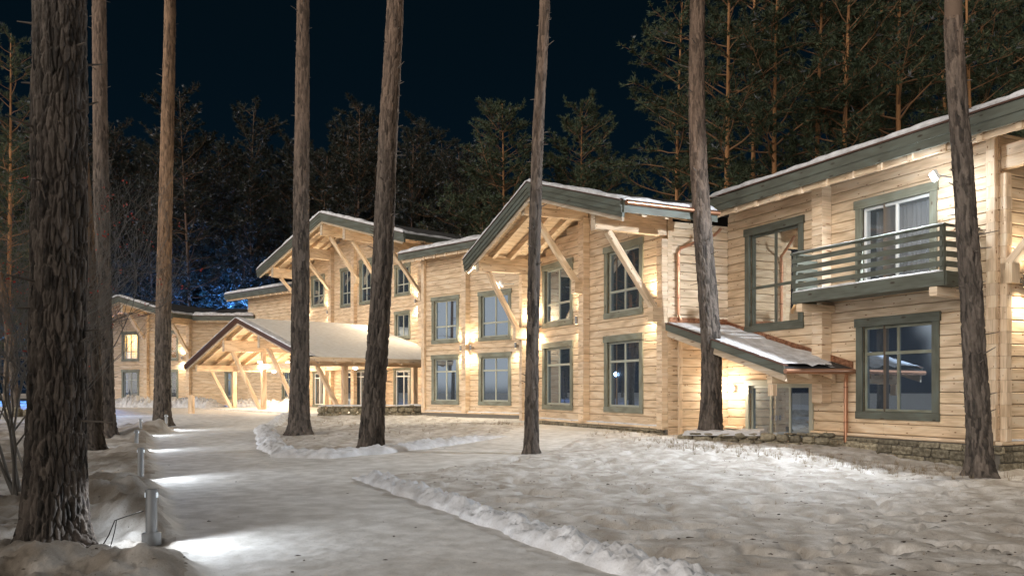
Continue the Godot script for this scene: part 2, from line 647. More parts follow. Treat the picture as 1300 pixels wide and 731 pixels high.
# a curtain hanging behind a window, drawn over the share f0..f1 of its width
func curtain(xf: Transform3D, s0: float, s1: float, y0: float, y1: float, label: String, m: Material, group := "curtains behind the lodge windows") -> void:
	var t := thing("curtain", label, "curtain", xf * Vector3((s0 + s1) / 2, y0, -0.42), group)
	t.basis = xf.basis
	var W := s1 - s0
	var cols := maxi(int(W / 0.022), 12)
	var p := PackedVector3Array()
	var ph := rng.randf() * 6
	for r in 3:
		for k in cols:
			var x := W * k / (cols - 1) - W / 2
			var wv := sin(x * 47 + ph) * 0.035 + sin(x * 21.3 + ph * 2) * 0.02
			p.append(Vector3(x, (y1 - y0) * r / 2.0, wv * (1.0 if r == 0 else 0.9)))
	var mb := MB.new()
	mb.grid(p, 3, cols)
	part("cloth", mb, m, t)
	var rod := MB.new()
	rod.tube([Vector3(-W / 2 - 0.05, y1 - y0 + 0.03, 0), Vector3(W / 2 + 0.05, y1 - y0 + 0.03, 0)], [0.014, 0.014], 6)
	part("rod", rod, M.dark, t)

# ------------------------------------------------------------------ roofs
func prism_z(called: String, parent: Node3D, poly: Array, z0: float, z1: float, m: Material) -> void:
	var mb := MB.new()
	mb.col = tint(0.05)
	mb.uo = Vector2(rng.randf() * 3, rng.randf() * 3)
	mb.prism(poly, Vector3(0, 0, z0), Vector3.BACK, Vector3.RIGHT, UP, z1 - z0)
	part(called, mb, m, parent)

# poly holds (z, y)
func prism_x(called: String, parent: Node3D, poly: Array, x0: float, x1: float, m: Material) -> void:
	var mb := MB.new()
	mb.col = tint(0.05)
	mb.uo = Vector2(rng.randf() * 3, rng.randf() * 3)
	mb.prism(poly, Vector3(x0, 0, 0), Vector3.RIGHT, Vector3.BACK, UP, x1 - x0)
	part(called, mb, m, parent)

# a lip of snow along an edge from p to q, sitting on it, w wide towards `inward`
func snow_lip(parent: Node3D, p: Vector3, q: Vector3, inward: Vector3, w: float, h: float, m: Material) -> void:
	var f := noise(int(p.length() * 37) + 5, 0.9, 3)
	var n := maxi(int((q - p).length() / 0.16), 4)
	var prof := [[0.0, 0.0], [-0.02, 0.45], [0.015, 0.82], [0.07, 1.0], [0.45, 1.02], [0.8, 0.9], [1.0, 0.55], [1.0, 0.0]]
	var pts := PackedVector3Array()
	for k in n + 1:
		var at := p.lerp(q, float(k) / n)
		var a := 0.82 + 0.45 * f.get_noise_1d(k * 0.16) + 0.12 * f.get_noise_1d(k * 0.9 + 50)
		if k == 0 or k == n:
			a *= 0.35
		for j in prof:
			pts.append(at + inward * (j[0] * w + (0.02 * f.get_noise_2d(k * 0.5, j[1] * 9) if j[1] > 0.1 else 0.0)) + UP * (j[1] * h * a))
	var mb := MB.new()
	mb.grid(pts, n + 1, prof.size())
	if inward.cross(UP).dot(q - p) > 0:
		for k in mb.n.size():
			mb.n[k] = -mb.n[k]
		for k in range(0, mb.i.size(), 3):
			var s := mb.i[k + 1]
			mb.i[k + 1] = mb.i[k + 2]
			mb.i[k + 2] = s
	part("snow", mb, m, parent)

func gable_roof(xf: Transform3D, sr: float, yr: float, s_left: float, s_right: float, ye: float, o_front: float, o_back: float, o := {}) -> Node3D:
	var r := holder("roof", lodge, xf)
	var bh: float = o.get("barge", 0.42)
	if o.has("behind"):
		# the roof goes on behind without the side overhang
		for q in o.behind:
			var ys: float = yr - (yr - ye) * (q[0] - sr) / ((s_left if q[0] < sr else s_right) - sr)
			prism_z("deck", r, [Vector2(sr, yr), Vector2(q[0], ys), Vector2(q[0], ys - 0.2), Vector2(sr, yr - 0.2)], q[1], o_back - 0.002, M.roof)
	for side in 2:
		var se: float = s_left if side == 0 else s_right
		var A := Vector2(sr, yr)
		var B := Vector2(se, ye)
		var dn := Vector2(0, -1)
		var at := func(k: float) -> Vector2: return A.lerp(B, k)
		prism_z("deck", r, [A, B, B + dn * 0.09, A + dn * 0.09], o_back, o_front - 0.01, M.roof)
		prism_z("soffit", r, [A + dn * 0.092, B + dn * 0.092, B + dn * 0.13, A + dn * 0.13], o_back, o_front - 0.07, M.soffit)
		# barge boards in three steps, then the bare timber board beneath them
		var bm: Material = o.get("board", M.green)
		prism_z("barge_board", r, [A + UP2 * 0.02, B + UP2 * 0.02, B + dn * bh * 0.36, A + dn * bh * 0.36], o_front, o_front + 0.075, bm)
		prism_z("barge_board", r, [A + dn * bh * 0.2, B + dn * bh * 0.2, B + dn * bh * 0.72, A + dn * bh * 0.72], o_front - 0.03, o_front + 0.045, bm)
		prism_z("barge_board", r, [A + dn * bh * 0.6, B + dn * bh * 0.6, B + dn * bh, A + dn * bh], o_front - 0.06, o_front + 0.015, bm)
		prism_z("barge_board", r, [A + dn * (bh - 0.05), at.call(0.975) + dn * (bh - 0.05), at.call(0.975) + dn * (bh + 0.13), A + dn * (bh + 0.13)], o_front - 0.13, o_front - 0.065, M.weathered)
		prism_z("drip_edge", r, [A + UP2 * 0.022, B + UP2 * 0.022, B + UP2 * 0.05, A + UP2 * 0.05], o_front - 0.05, o_front + 0.10, M.drip)
		for z in o.get("rafters", [0.5, 1.25, 2.0]):
			prism_z("rafter", r, [A + dn * 0.132, at.call(0.985) + dn * 0.132, at.call(0.985) + dn * 0.36, A + dn * 0.36], z - 0.07, z + 0.07, M.timber)
		var dx := 0.05 * signf(se - sr)
		prism_z("eave_board", r, [B + Vector2(0, 0.02), B + Vector2(dx, 0.02), B + Vector2(dx, -o.get("eave_h", 0.30)), B + Vector2(0, -o.get("eave_h", 0.30))], o_back, o_front - 0.012, o.get("eave", M.green))
		snow_lip(r, Vector3(A.x, A.y + 0.05, o_front + 0.09), Vector3(B.x, B.y + 0.05, o_front + 0.09), Vector3.FORWARD, 0.5, o.get("snow", 0.13), M.snow)
		if o.get("eave_snow", true):
			snow_lip(r, Vector3(se + dx * 0.6, ye + 0.02, o_front), Vector3(se + dx * 0.6, ye + 0.02, o_back), Vector3(-signf(dx), 0.3, 0).normalized(), 0.6, 0.13, M.snow)
	return r

const UP2 := Vector2(0, 1)

# roof plane that falls to an eave along the wall; y is the underside of the fascia
func eave_roof(xf: Transform3D, s0: float, s1: float, y: float, fh: float, o: float, deep: float, pitch: float, opt := {}) -> Node3D:
	var r := holder("roof", lodge, xf)
	var top := y + fh
	prism_x("deck", r, [Vector2(o, top), Vector2(-deep, top + pitch * (deep + o)), Vector2(-deep, top + pitch * (deep + o) - 0.1), Vector2(o, top - 0.1)], s0, s1, M.roof)
	prism_x("soffit", r, [Vector2(o - 0.04, top - 0.102), Vector2(-0.6, top - 0.102 + pitch * (o + 0.6)), Vector2(-0.6, top - 0.14 + pitch * (o + 0.6)), Vector2(o - 0.04, top - 0.14)], s0 + 0.01, s1 - 0.01, M.soffit)
	prism_x("fascia", r, [Vector2(o + 0.05, top), Vector2(o + 0.05, y + fh * 0.45), Vector2(o + 0.002, y + fh * 0.45), Vector2(o + 0.002, top)], s0 - 0.02, s1 + 0.02, M.green)
	prism_x("fascia", r, [Vector2(o + 0.028, y + fh * 0.5), Vector2(o + 0.028, y), Vector2(o - 0.03, y), Vector2(o - 0.03, y + fh * 0.5)], s0 - 0.015, s1 + 0.015, M.green)
	prism_x("drip_edge", r, [Vector2(o + 0.09, top + 0.005), Vector2(o - 0.08, top + 0.03), Vector2(o - 0.08, top + 0.06), Vector2(o + 0.09, top + 0.04)], s0 - 0.03, s1 + 0.03, opt.get("drip", M.drip))
	var k: float = s0 + opt.get("first", 0.3)
	while k < s1:
		var mb := MB.new()
		mb.col = tint(0.08)
		mb.uo = Vector2(rng.randf() * 3, rng.randf() * 3)
		mb.prism([Vector2(o - 0.05, top - 0.145), Vector2(-0.3, top - 0.145 + pitch * (o + 0.3)), Vector2(-0.3, y - 0.17 + pitch * (o + 0.3)), Vector2(o - 0.05, y - 0.17)], Vector3(k - 0.06, 0, 0), Vector3.RIGHT, Vector3.BACK, UP, 0.12)
		part("rafter", mb, M.timber, r)
		tbox("blocking", r, Vector3(k + 0.062, y - 0.13, o - 0.14), Vector3(minf(k + opt.get("step", 0.84) - 0.062, s1 - 0.02), y + 0.10, o - 0.10), M.timber, 0.008)
		k += opt.get("step", 0.84)
	for side in [s0, s1]:
		var dx := -0.05 if side == s0 else 0.05
		prism_x("verge_board", r, [Vector2(o, top + 0.01), Vector2(-deep, top + 0.01 + pitch * (deep + o)), Vector2(-deep, top - fh * 0.9 + pitch * (deep + o)), Vector2(o, top - fh * 0.9)], minf(side, side + dx) + (0.001 if side == s1 else -0.001), maxf(side, side + dx) + (0.001 if side == s1 else -0.001), M.green)
	snow_lip(r, Vector3(s0, top + 0.045, o + 0.06), Vector3(s1, top + 0.045, o + 0.06), Vector3(0, pitch, -1).normalized(), 0.9, opt.get("snow", 0.15), M.snow)
	return r

# outrigger: a beam that leaves the wall at s, carried by a slanting brace
func outrigger(xf: Transform3D, s: float, y_bottom: float, out: float, foot_y: float, o := {}) -> void:
	var h: float = o.get("h", 0.55)
	var w: float = o.get("w", 0.2)
	var g := holder("outrigger", lodge, xf)
	var n: int = o.get("logs", 2)
	for k in n:
		tbeam("beam", g, Vector3(s, y_bottom + h * (k + 0.5) / n, 0.02), Vector3(s, y_bottom + h * (k + 0.5) / n, out), w, h / n - 0.004, M.timber)
	tbeam("beam_end", g, Vector3(s, y_bottom + h / 2, out + 0.002), Vector3(s, y_bottom + h / 2, out + 0.035), w + 0.03, h + 0.03, M.weathered)
	var fo: float = o.get("foot_out", 0.2)
	var a := Vector3(s, y_bottom - 0.005, out * o.get("grip", 0.78))
	var b := Vector3(s, foot_y, fo)
	var dir := (a - b).normalized()
	tbeam("brace", g, b, a - dir * 0.02, 0.17, o.get("brace", 0.22), M.timber, Vector3.RIGHT if absf(dir.x) < 0.5 else UP)
	tbox("corbel", g, Vector3(s - 0.14, foot_y - 0.42, 0.012), Vector3(s + 0.14, foot_y + 0.02, fo + 0.12), M.timber, 0.015)

# ------------------------------------------------------------------ stone courses
var rocks := []
func make_rocks() -> void:
	for k in 10:
		var f := noise(900 + k, 0.9, 2)
		var rows := 7
		var cols := 11
		var p := PackedVector3Array()
		for r in rows:
			var la := -PI / 2 + PI * r / (rows - 1)
			for q in cols:
				var lo := TAU * (q % (cols - 1)) / (cols - 1)
				var d := Vector3(cos(la) * cos(lo), sin(la), -cos(la) * sin(lo))
				var ex := 0.7 if k < 5 else 0.28
				var e := Vector3(signf(d.x) * pow(absf(d.x), ex), signf(d.y) * pow(absf(d.y), ex), signf(d.z) * pow(absf(d.z), ex))
				p.append(e * 0.5 * (1.0 + (0.30 if k < 5 else 0.10) * f.get_noise_3dv(d * 1.6)))
		var mb := MB.new()
		mb.grid(p, rows, cols)
		rocks.append(mb.mesh())

func stones(parent: Node3D, xf: Transform3D, length: float, y0: Callable, y1: Callable, size: Vector2, depth: float, called := "stone", square := false) -> void:
	var y := 0.0
	var row := 0
	var x := 0.0
	while y < 3.0:
		x = -rng.randf() * size.x * 0.5
		var any := false
		var hh := size.y * rng.randf_range(0.85, 1.15)
		while x < length:
			var ww := size.x * rng.randf_range(0.65, 1.35)
			var mx := x + ww / 2
			var bot: float = y0.call(clampf(mx, 0, length))
			var topy: float = y1.call(clampf(mx, 0, length))
			var lo := bot + y
			if lo < topy - 0.03 and mx > 0 and mx < length:
				any = true
				var h := minf(hh, topy - lo)
				var o := MeshInstance3D.new()
				o.mesh = rocks[rng.randi() % 5 + (5 if square else 0)]
				o.material_override = M.stone_tints[rng.randi() % 4]
				o.name = called
				parent.add_child(o, true)
				o.transform = xf * Transform3D(Basis.from_scale(Vector3(ww * (0.97 if square else 1.05), h * (0.97 if square else 1.12), depth)) * Basis(UP, 0.0), Vector3(mx, lo + h / 2, rng.randf_range(-0.02, 0.02)))
			x += ww
		row += 1
		y += hh
		if not any:
			break

# ------------------------------------------------------------------ lamps on the lodge
func sconce(xf: Transform3D, s: float, y: float, z: float, up: float, down: float, label: String) -> void:
	var t := thing("wall_lamp", label, "wall lamp", xf * Vector3(s, y, z), "up and down lights on the lodge walls")
	t.basis = xf.basis
	var mb := MB.new()
	mb.tube([Vector3(0, -0.14, 0.18), Vector3(0, 0.14, 0.18)], [0.055, 0.055], 14)
	part("lamp_body", mb, M.steel, t)
	tbox("bracket", t, Vector3(-0.03, -0.04, 0.002), Vector3(0.03, 0.04, 0.13), M.steel)
	for k in [-1, 1]:
		var g := MB.new()
		g.tube([Vector3(0, 0.1405 * k, 0.18), Vector3(0, 0.148 * k, 0.18)], [0.045, 0.045], 12)
		part("lamp_lens", g, M.warm_glow, t)
		var e: float = up if k == 1 else down
		if e > 0:
			spot(t, Vector3(0, 0.17 * k, 0.19), Vector3(0, k, 0.60), e * 0.42, 82, WARM, 0.14)

func flood(xf: Transform3D, s: float, y: float, z: float, dir: Vector3, e: float, angle: float, color: Color, label: String) -> void:
	var t := thing("flood_lamp", label, "flood lamp", xf * Vector3(s, y, z))
	t.basis = xf.basis
	var d := dir.normalized()
	var b := Basis.looking_at(d, UP)
	var h := holder("lamp_head", t, Transform3D(b, Vector3.ZERO))
	var mb := MB.new()
	mb.box(Vector3(-0.16, -0.11, 0.0), Vector3(0.16, 0.11, 0.07), 0.015)
	part("housing", mb, M.white, h)
	var g := MB.new()
	g.box(Vector3(-0.14, -0.09, -0.012), Vector3(0.14, 0.09, -0.001), 0.002)
	part("lamp_glass", g, M.white_glow, h)
	var br := MB.new()
	br.beam(b * Vector3(0, 0, 0.07), b * Vector3(0, 0, 0.07) + Vector3(0, 0, -minf(z - 0.01, 0.5)), 0.03, 0.03)
	part("bracket", br, M.steel, t)
	spot(t, d * 0.03, d, e, angle, color, 0.09)
	omni(t, d * 0.16 - UP * 0.16, e * 0.03, color, 0.1)

# ------------------------------------------------------------------ the lodge
func window_pair(xf: Transform3D, s0: float, s1: float, who: String, o := {}) -> void:
	window(xf, s0, s1, 0.90, 3.47, 0.70, o)
	window(xf, s0, s1, 4.05, 6.49, 0.34, o)
	var d := 0.25
	curtain(xf, s0 + d, s0 + (s1 - s0) * 0.34, 0.75, 3.25, "grey curtain in the lower window " + who, M.curtain)
	curtain(xf, s0 + d, s1 - d, 4.0, 6.25, "grey curtain across the upper window " + who, M.curtain)

func holes_of(list: Array) -> Array:
	var out := []
	for q in list:
		out.append([q[0] + 0.08, q[1] - 0.08, q[2] + 0.08, q[3] - 0.1])
	return out

func ledge(xf: Transform3D, s0: float, s1: float, y: float, ground: float, snowy := true) -> void:
	var p := holder("plinth", lodge, xf)
	tbox("sill_board", p, Vector3(s0, y - 0.09, -0.02), Vector3(s1, y - 0.004, 0.14), M.timber, 0.02)
	var mb := MB.new()
	mb.box(Vector3(s0, ground, -0.25), Vector3(s1, y - 0.092, 0.09), 0.01)
	part("plinth_core", mb, M.mortar, p)
	if snowy:
		snow_lip(p, Vector3(s0 + 0.1, y - 0.006, 0.13), Vector3(s1 - 0.1, y - 0.006, 0.13), Vector3.FORWARD, 0.12, 0.05, M.snow)

func build_lodge() -> void:
	lodge = thing("timber_lodge", "long curved two-storey timber log lodge with green trim and gabled roofs", "building")
	M.stone_tints = []
	for k in 4:
		var sm: StandardMaterial3D = M.stone.duplicate()
		sm.albedo_color = lin(0.38, 0.355, 0.295) * [1.0, 0.82, 1.15, 0.95][k]
		sm.albedo_color.a = 1.0
		M.stone_tints.append(sm)
	make_rocks()
	right_wing()
	gable_house()
	middle_wing()
	hall_gable()
	left_wing()
	canopy()

func right_wing() -> void:
	var A := Vector2(6.74, -25.8)
	var B := Vector2(10.5, -17.8)
	var C := Vector2(4.70, -24.9)
	var win := [[0.82, 3.19, 3.37, 6.50], [5.0, 7.35, 4.19, 6.49], [5.02, 7.41, 0.92, 3.47], [0.85, 3.55, 0.3, 1.95]]
	var xf := log_wall(A, B, 0.55, 7.3, null, holes_of(win), true)
	window(xf, 0.82, 3.19, 3.37, 6.50, 0.42, {"casing": M.green, "sash": M.green, "glass": M.coated_glass}).set_meta("label", "tall window mirroring the log wall opposite")
	window(xf, 5.02, 7.41, 0.92, 3.47, 0.68, {"casing": M.green, "sash": M.casing, "glass": M.half_glass}).set_meta("label", "lower window mirroring the snowy porch roof")
	window(xf, 5.0, 7.35, 4.19, 6.49, 0.0, {"name": "balcony_door", "casing": M.casing, "sash": M.white, "glass": M.glass}).set_meta("label", "glazed double door opening on the balcony")
	curtain(xf, 5.3, 7.1, 4.25, 6.2, "grey gathered curtain behind the glazed balcony door", M.curtain)
	curtain(xf, 5.3, 5.55, 0.9, 3.2, "grey curtain in the wide dark window under the balcony", M.curtain)
	curtain(xf, 6.85, 7.15, 0.9, 3.2, "narrow grey curtain in the dark window under the balcony", M.curtain)
	log_ends(xf, 4.0, 1.3, 7.4, 0.34, 0.36, true)
	log_ends(xf, 8.72, 0.55, 7.1, 0.12, 0.22, true)
	# porch doors
	var d := window(xf, 0.85, 3.55, -0.25, 1.95, 0.0, {"name": "porch_door", "casing": M.sash, "sash": M.sash, "lights": 3, "trim": 0.14, "glass": M.half_glass})
	d.set_meta("label", "glazed porch double door under the lean-to roof")
	for x in [1.06, 1.22]:
		tbox("handle", d, Vector3(x, 1.02, -0.05), Vector3(x + 0.03, 1.16, 0.01), M.steel)
	for y in [0.5, 1.8]:
		tbox("hinge", d, Vector3(0.15, y, -0.05), Vector3(0.19, y + 0.1, 0.0), M.steel)
	# porch wall and the wall of the next gable at the far right end
	var xp := log_wall(C, A, 0.0, 6.75, null, [], true)
	log_ends(xp, 0.42, 0.0, 3.5, 0.06, 0.16, false)
	var xe := log_wall(B, B + Vector2(0.905, -0.425) * 5.5, 0.55, 7.2, null, [], true)
	outrigger(xe, 0.14, 6.40, 2.7, 4.35, {"h": 0.52, "foot_out": 0.16, "brace": 0.26})
	sconce(xe, 0.62, 4.02, 0.0, 9.0, 14.0, "steel up and down lamp on the wall beside the slanting brace at the lodge end")
	log_ends(xe, 0.1, 0.55, 6.3, 0.16, 0.2, true)
	eave_roof(xf, 0.35, 14.0, 6.98, 0.42, 1.0, 6.0, 0.32, {"snow": 0.13})
	ledge(xf, 4.35, 8.8, 0.55, -0.3, false)
	ledge(xf, 0.02, 0.84, 0.55, -0.3, false)
	ledge(xf, 3.56, 4.34, 0.55, -0.3, false)
	ledge(xe, -0.1, 5.4, 0.55, -0.4)
	# rough stone facing of the plinth
	var st := holder("stone_facing", lodge)
	stones(st, xf * Transform3D(Basis.IDENTITY, Vector3(4.4, 0, 0.10)), 4.45, func(x): return -0.3 - x * 0.02, func(_x): return 0.44, Vector2(0.46, 0.24), 0.12, "stone", true)
	stones(st, xe * Transform3D(Basis.IDENTITY, Vector3(-0.1, 0, 0.10)), 3.2, func(_x): return -0.4, func(_x): return 0.44, Vector2(0.40, 0.24), 0.12, "stone", true)
	# number plate
	var pl := thing("number_plate", "small white plate with dark marks on the log wall by the lodge corner", "sign", xf * Vector3(8.42, 2.42, 0.012))
	pl.basis = xf.basis
	tbox("plate", pl, Vector3(-0.10, -0.11, 0), Vector3(0.10, 0.11, 0.012), M.white, 0.003)
	var ink := MB.new()
	ink.box(Vector3(-0.06, 0.04, 0.0125), Vector3(0.06, 0.065, 0.014), 0.001)
	ink.box(Vector3(-0.05, -0.07, 0.0125), Vector3(-0.025, 0.015, 0.014), 0.001)
	ink.box(Vector3(0.0, -0.07, 0.0125), Vector3(0.05, -0.045, 0.014), 0.001)
	ink.box(Vector3(0.0, -0.01, 0.0125), Vector3(0.05, 0.015, 0.014), 0.001)
	part("marks", ink, M.ink, pl)
	balcony(xf)
	lean_to(xf, xp)
	flood(xf, 7.95, 6.35, 0.92, Vector3(-0.70, -0.60, 0.95), 90.0, 68, COOL, "white flood lamp on a bracket beside the balcony door")
	# globe lamp in the porch
	var gl := thing("globe_lamp", "white round wall lamp beside the porch door", "wall lamp", xf * Vector3(0.33, 1.70, 0.0))
	gl.basis = xf.basis
	var bl := MB.new()
	bl.tube([Vector3(0, 0, 0.10), Vector3(0, 0, 0.13), Vector3(0, 0, 0.19), Vector3(0, 0, 0.22)], [0.075, 0.115, 0.115, 0.05], 16)
	part("globe", bl, M.white_glow, gl)
	var rim := MB.new()
	rim.tube([Vector3(0, 0, 0.005), Vector3(0, 0, 0.099)], [0.10, 0.10], 16)
	part("rim", rim, M.white, gl)
	omni(gl, Vector3(0, 0, 0.42), 1.9, Color(1.0, 0.95, 0.86), 0.15)

func balcony(xf: Transform3D) -> void:
	var b := holder("balcony", lodge, xf)
	var s0 := 4.0
	var s1 := 8.4
	var o := 1.2
	tbox("floor", b, Vector3(s0, 3.98, 0.02), Vector3(s1, 4.16, o - 0.05), M.green)
	tbox("floor_edge", b, Vector3(s0 - 0.02, 3.90, o - 0.048), Vector3(s1 + 0.02, 4.20, o), M.green)
	tbox("floor_edge", b, Vector3(s0 - 0.05, 3.90, 0.02), Vector3(s0 - 0.002, 4.20, o - 0.05), M.green)
	tbox("floor_edge", b, Vector3(s1 + 0.002, 3.90, 0.02), Vector3(s1 + 0.05, 4.20, o - 0.05), M.green)
	for s in [4.22, 8.15]:
		tbeam("joist", b, Vector3(s, 3.79, 0.02), Vector3(s, 3.79, o - 0.02), 0.2, 0.2, M.timber)
	for s in [s0 + 0.05, 6.15, s1 - 0.05]:
		tbox("post", b, Vector3(s - 0.05, 4.202, o - 0.11), Vector3(s + 0.05, 5.17, o - 0.012), M.green, 0.01)
	for k in 4:
		var y := 4.30 + k * 0.215
		tbox("slat", b, Vector3(s0 + 0.002, y, o - 0.010), Vector3(s1 - 0.002, y + 0.125, o + 0.022), M.green, 0.006)
		for s in [s0 - 0.004, s1 - 0.028]:
			tbox("slat", b, Vector3(s, y, 0.03), Vector3(s + 0.032, y + 0.125, o - 0.115), M.green, 0.006)
	tbox("handrail", b, Vector3(s0 - 0.04, 5.172, o - 0.11), Vector3(s1 + 0.04, 5.225, o + 0.04), M.green, 0.012)
	for s in [s0 - 0.03, s1 - 0.06]:
		tbox("handrail", b, Vector3(s, 5.172, 0.03), Vector3(s + 0.09, 5.222, o - 0.112), M.green, 0.012)
	snow_lip(b, Vector3(s0, 5.224, o + 0.02), Vector3(s1, 5.224, o + 0.02), Vector3.FORWARD, 0.09, 0.018, M.snow)
	snow_lip(b, Vector3(s0, 4.198, o - 0.004), Vector3(s1, 4.198, o - 0.004), Vector3.FORWARD, 0.3, 0.05, M.snow)

func lean_to(xf: Transform3D, xp: Transform3D) -> void:
	var r := holder("porch_roof", lodge, xf)
	var a := Vector2(0.02, 3.60)
	var b := Vector2(4.92, 2.20)
	var dn := Vector2(0, -1)
	var z1 := 2.32
	prism_z("deck", r, [a, b, b + dn * 0.07, a + dn * 0.07], 0.02, z1, M.roof)
	prism_z("soffit", r, [a + dn * 0.072, b + dn * 0.072, b + dn * 0.11, a + dn * 0.11], 0.03, z1 - 0.06, M.soffit)
	prism_z("verge_board", r, [a + UP2 * 0.04, b + UP2 * 0.04, b + dn * 0.16, a + dn * 0.16], z1 + 0.002, z1 + 0.05, M.green)
	prism_z("verge_board", r, [a + dn * 0.14, b + dn * 0.14, b + dn * 0.34, a + dn * 0.34], z1 - 0.06, z1 - 0.002, M.weathered)
	prism_z("drip_edge", r, [a + UP2 * 0.042, b + UP2 * 0.042, b + UP2 * 0.07, a + UP2 * 0.07], z1 - 0.10, z1 + 0.07, M.drip)
	for z in [0.6, 1.4]:
		prism_z("rafter", r, [a + dn * 0.112, b + dn * 0.112 - Vector2(0.1, 0), b + dn * 0.27 - Vector2(0.1, 0), a + dn * 0.27], z - 0.06, z + 0.06, M.timber)
	# copper flashing where the roof meets the two walls
	prism_z("flashing", r, [a + UP2 * 0.01, b + UP2 * 0.01, b + UP2 * 0.18, a + UP2 * 0.18], 0.018, 0.035, M.old_copper)
	tbox("flashing", r, Vector3(0.021, 3.58, 0.04), Vector3(0.036, 3.84, z1 - 0.1), M.old_copper)
	# drifted snow that leaves the lower end of the roof bare
	var f := noise(77, 0.55, 4)
	var rows := 30
	var cols := 60
	var p := PackedVector3Array()
	for i in rows:
		for j in cols:
			var x := lerpf(0.05, 4.86, float(j) / (cols - 1))
			var z := lerpf(z1 - 0.02, 0.05, float(i) / (rows - 1))
			var q := a.lerp(b, (x - a.x) / (b.x - a.x)).y
			var cover := 0.115 + 0.11 * f.get_noise_2d(x * 1.2, z * 2.0) + 0.03 * f.get_noise_2d(x * 7, z * 7)
			if x > 4.0:
				cover -= (x - 4.0) * 0.12 * clampf(1.4 - z * 0.6, 0.0, 1.0)
			if z < 0.3:
				cover -= (0.3 - z) * 0.2
			p.append(Vector3(x, q + clampf(cover, -0.03, 0.09), z))
	var mb := MB.new()
	mb.grid(p, rows, cols)
	part("snow", mb, M.snow, r)
	# gutter, downpipe, beam and post
	var gu := MB.new()
	gu.tube([Vector3(4.97, 2.13, -0.02 + 0.05), Vector3(4.97, 2.11, z1 + 0.05)], [0.065, 0.065], 10)
	part("gutter", gu, M.copper, r)
	var pi := MB.new()
	pi.tube([Vector3(4.9, 2.08, 0.22), Vector3(4.82, 1.95, 0.16), Vector3(4.78, 1.86, 0.13), Vector3(4.78, 0.30, 0.13)], [0.05, 0.05, 0.05, 0.05], 12)
	part("downpipe", pi, M.copper, r)
	for y in [0.8, 1.7]:
		var rg := MB.new()
		rg.tube([Vector3(4.78, y, 0.13), Vector3(4.78, y + 0.04, 0.13)], [0.058, 0.058], 12)
		part("pipe_clip", rg, M.old_copper, r)
	tbeam("beam", r, Vector3(4.25, 1.93, 0.02), Vector3(4.25, 1.93, z1 - 0.12), 0.18, 0.24, M.timber)
	tbox("drop_post", r, Vector3(4.15, 1.50, 2.02), Vector3(4.33, 1.80, 2.18), M.timber, 0.015)
	# tall copper pipe down the gable corner
	var dp := holder("downpipe", lodge, xp)
	var tp := MB.new()
	tp.tube([Vector3(0.95, 6.35, 1.3), Vector3(0.9, 6.2, 1.1), Vector3(0.36, 5.92, 0.14), Vector3(0.30, 5.75, 0.12), Vector3(0.30, 3.95, 0.12), Vector3(0.36, 3.75, 0.16)], [0.045, 0.045, 0.045, 0.045, 0.045, 0.045], 12)
	part("pipe", tp, M.copper, dp)
	for y in [4.4, 5.4]:
		var rg := MB.new()
		rg.tube([Vector3(0.30, y, 0.12), Vector3(0.30, y + 0.04, 0.12)], [0.053, 0.053], 12)
		part("pipe_clip", rg, M.old_copper, dp)

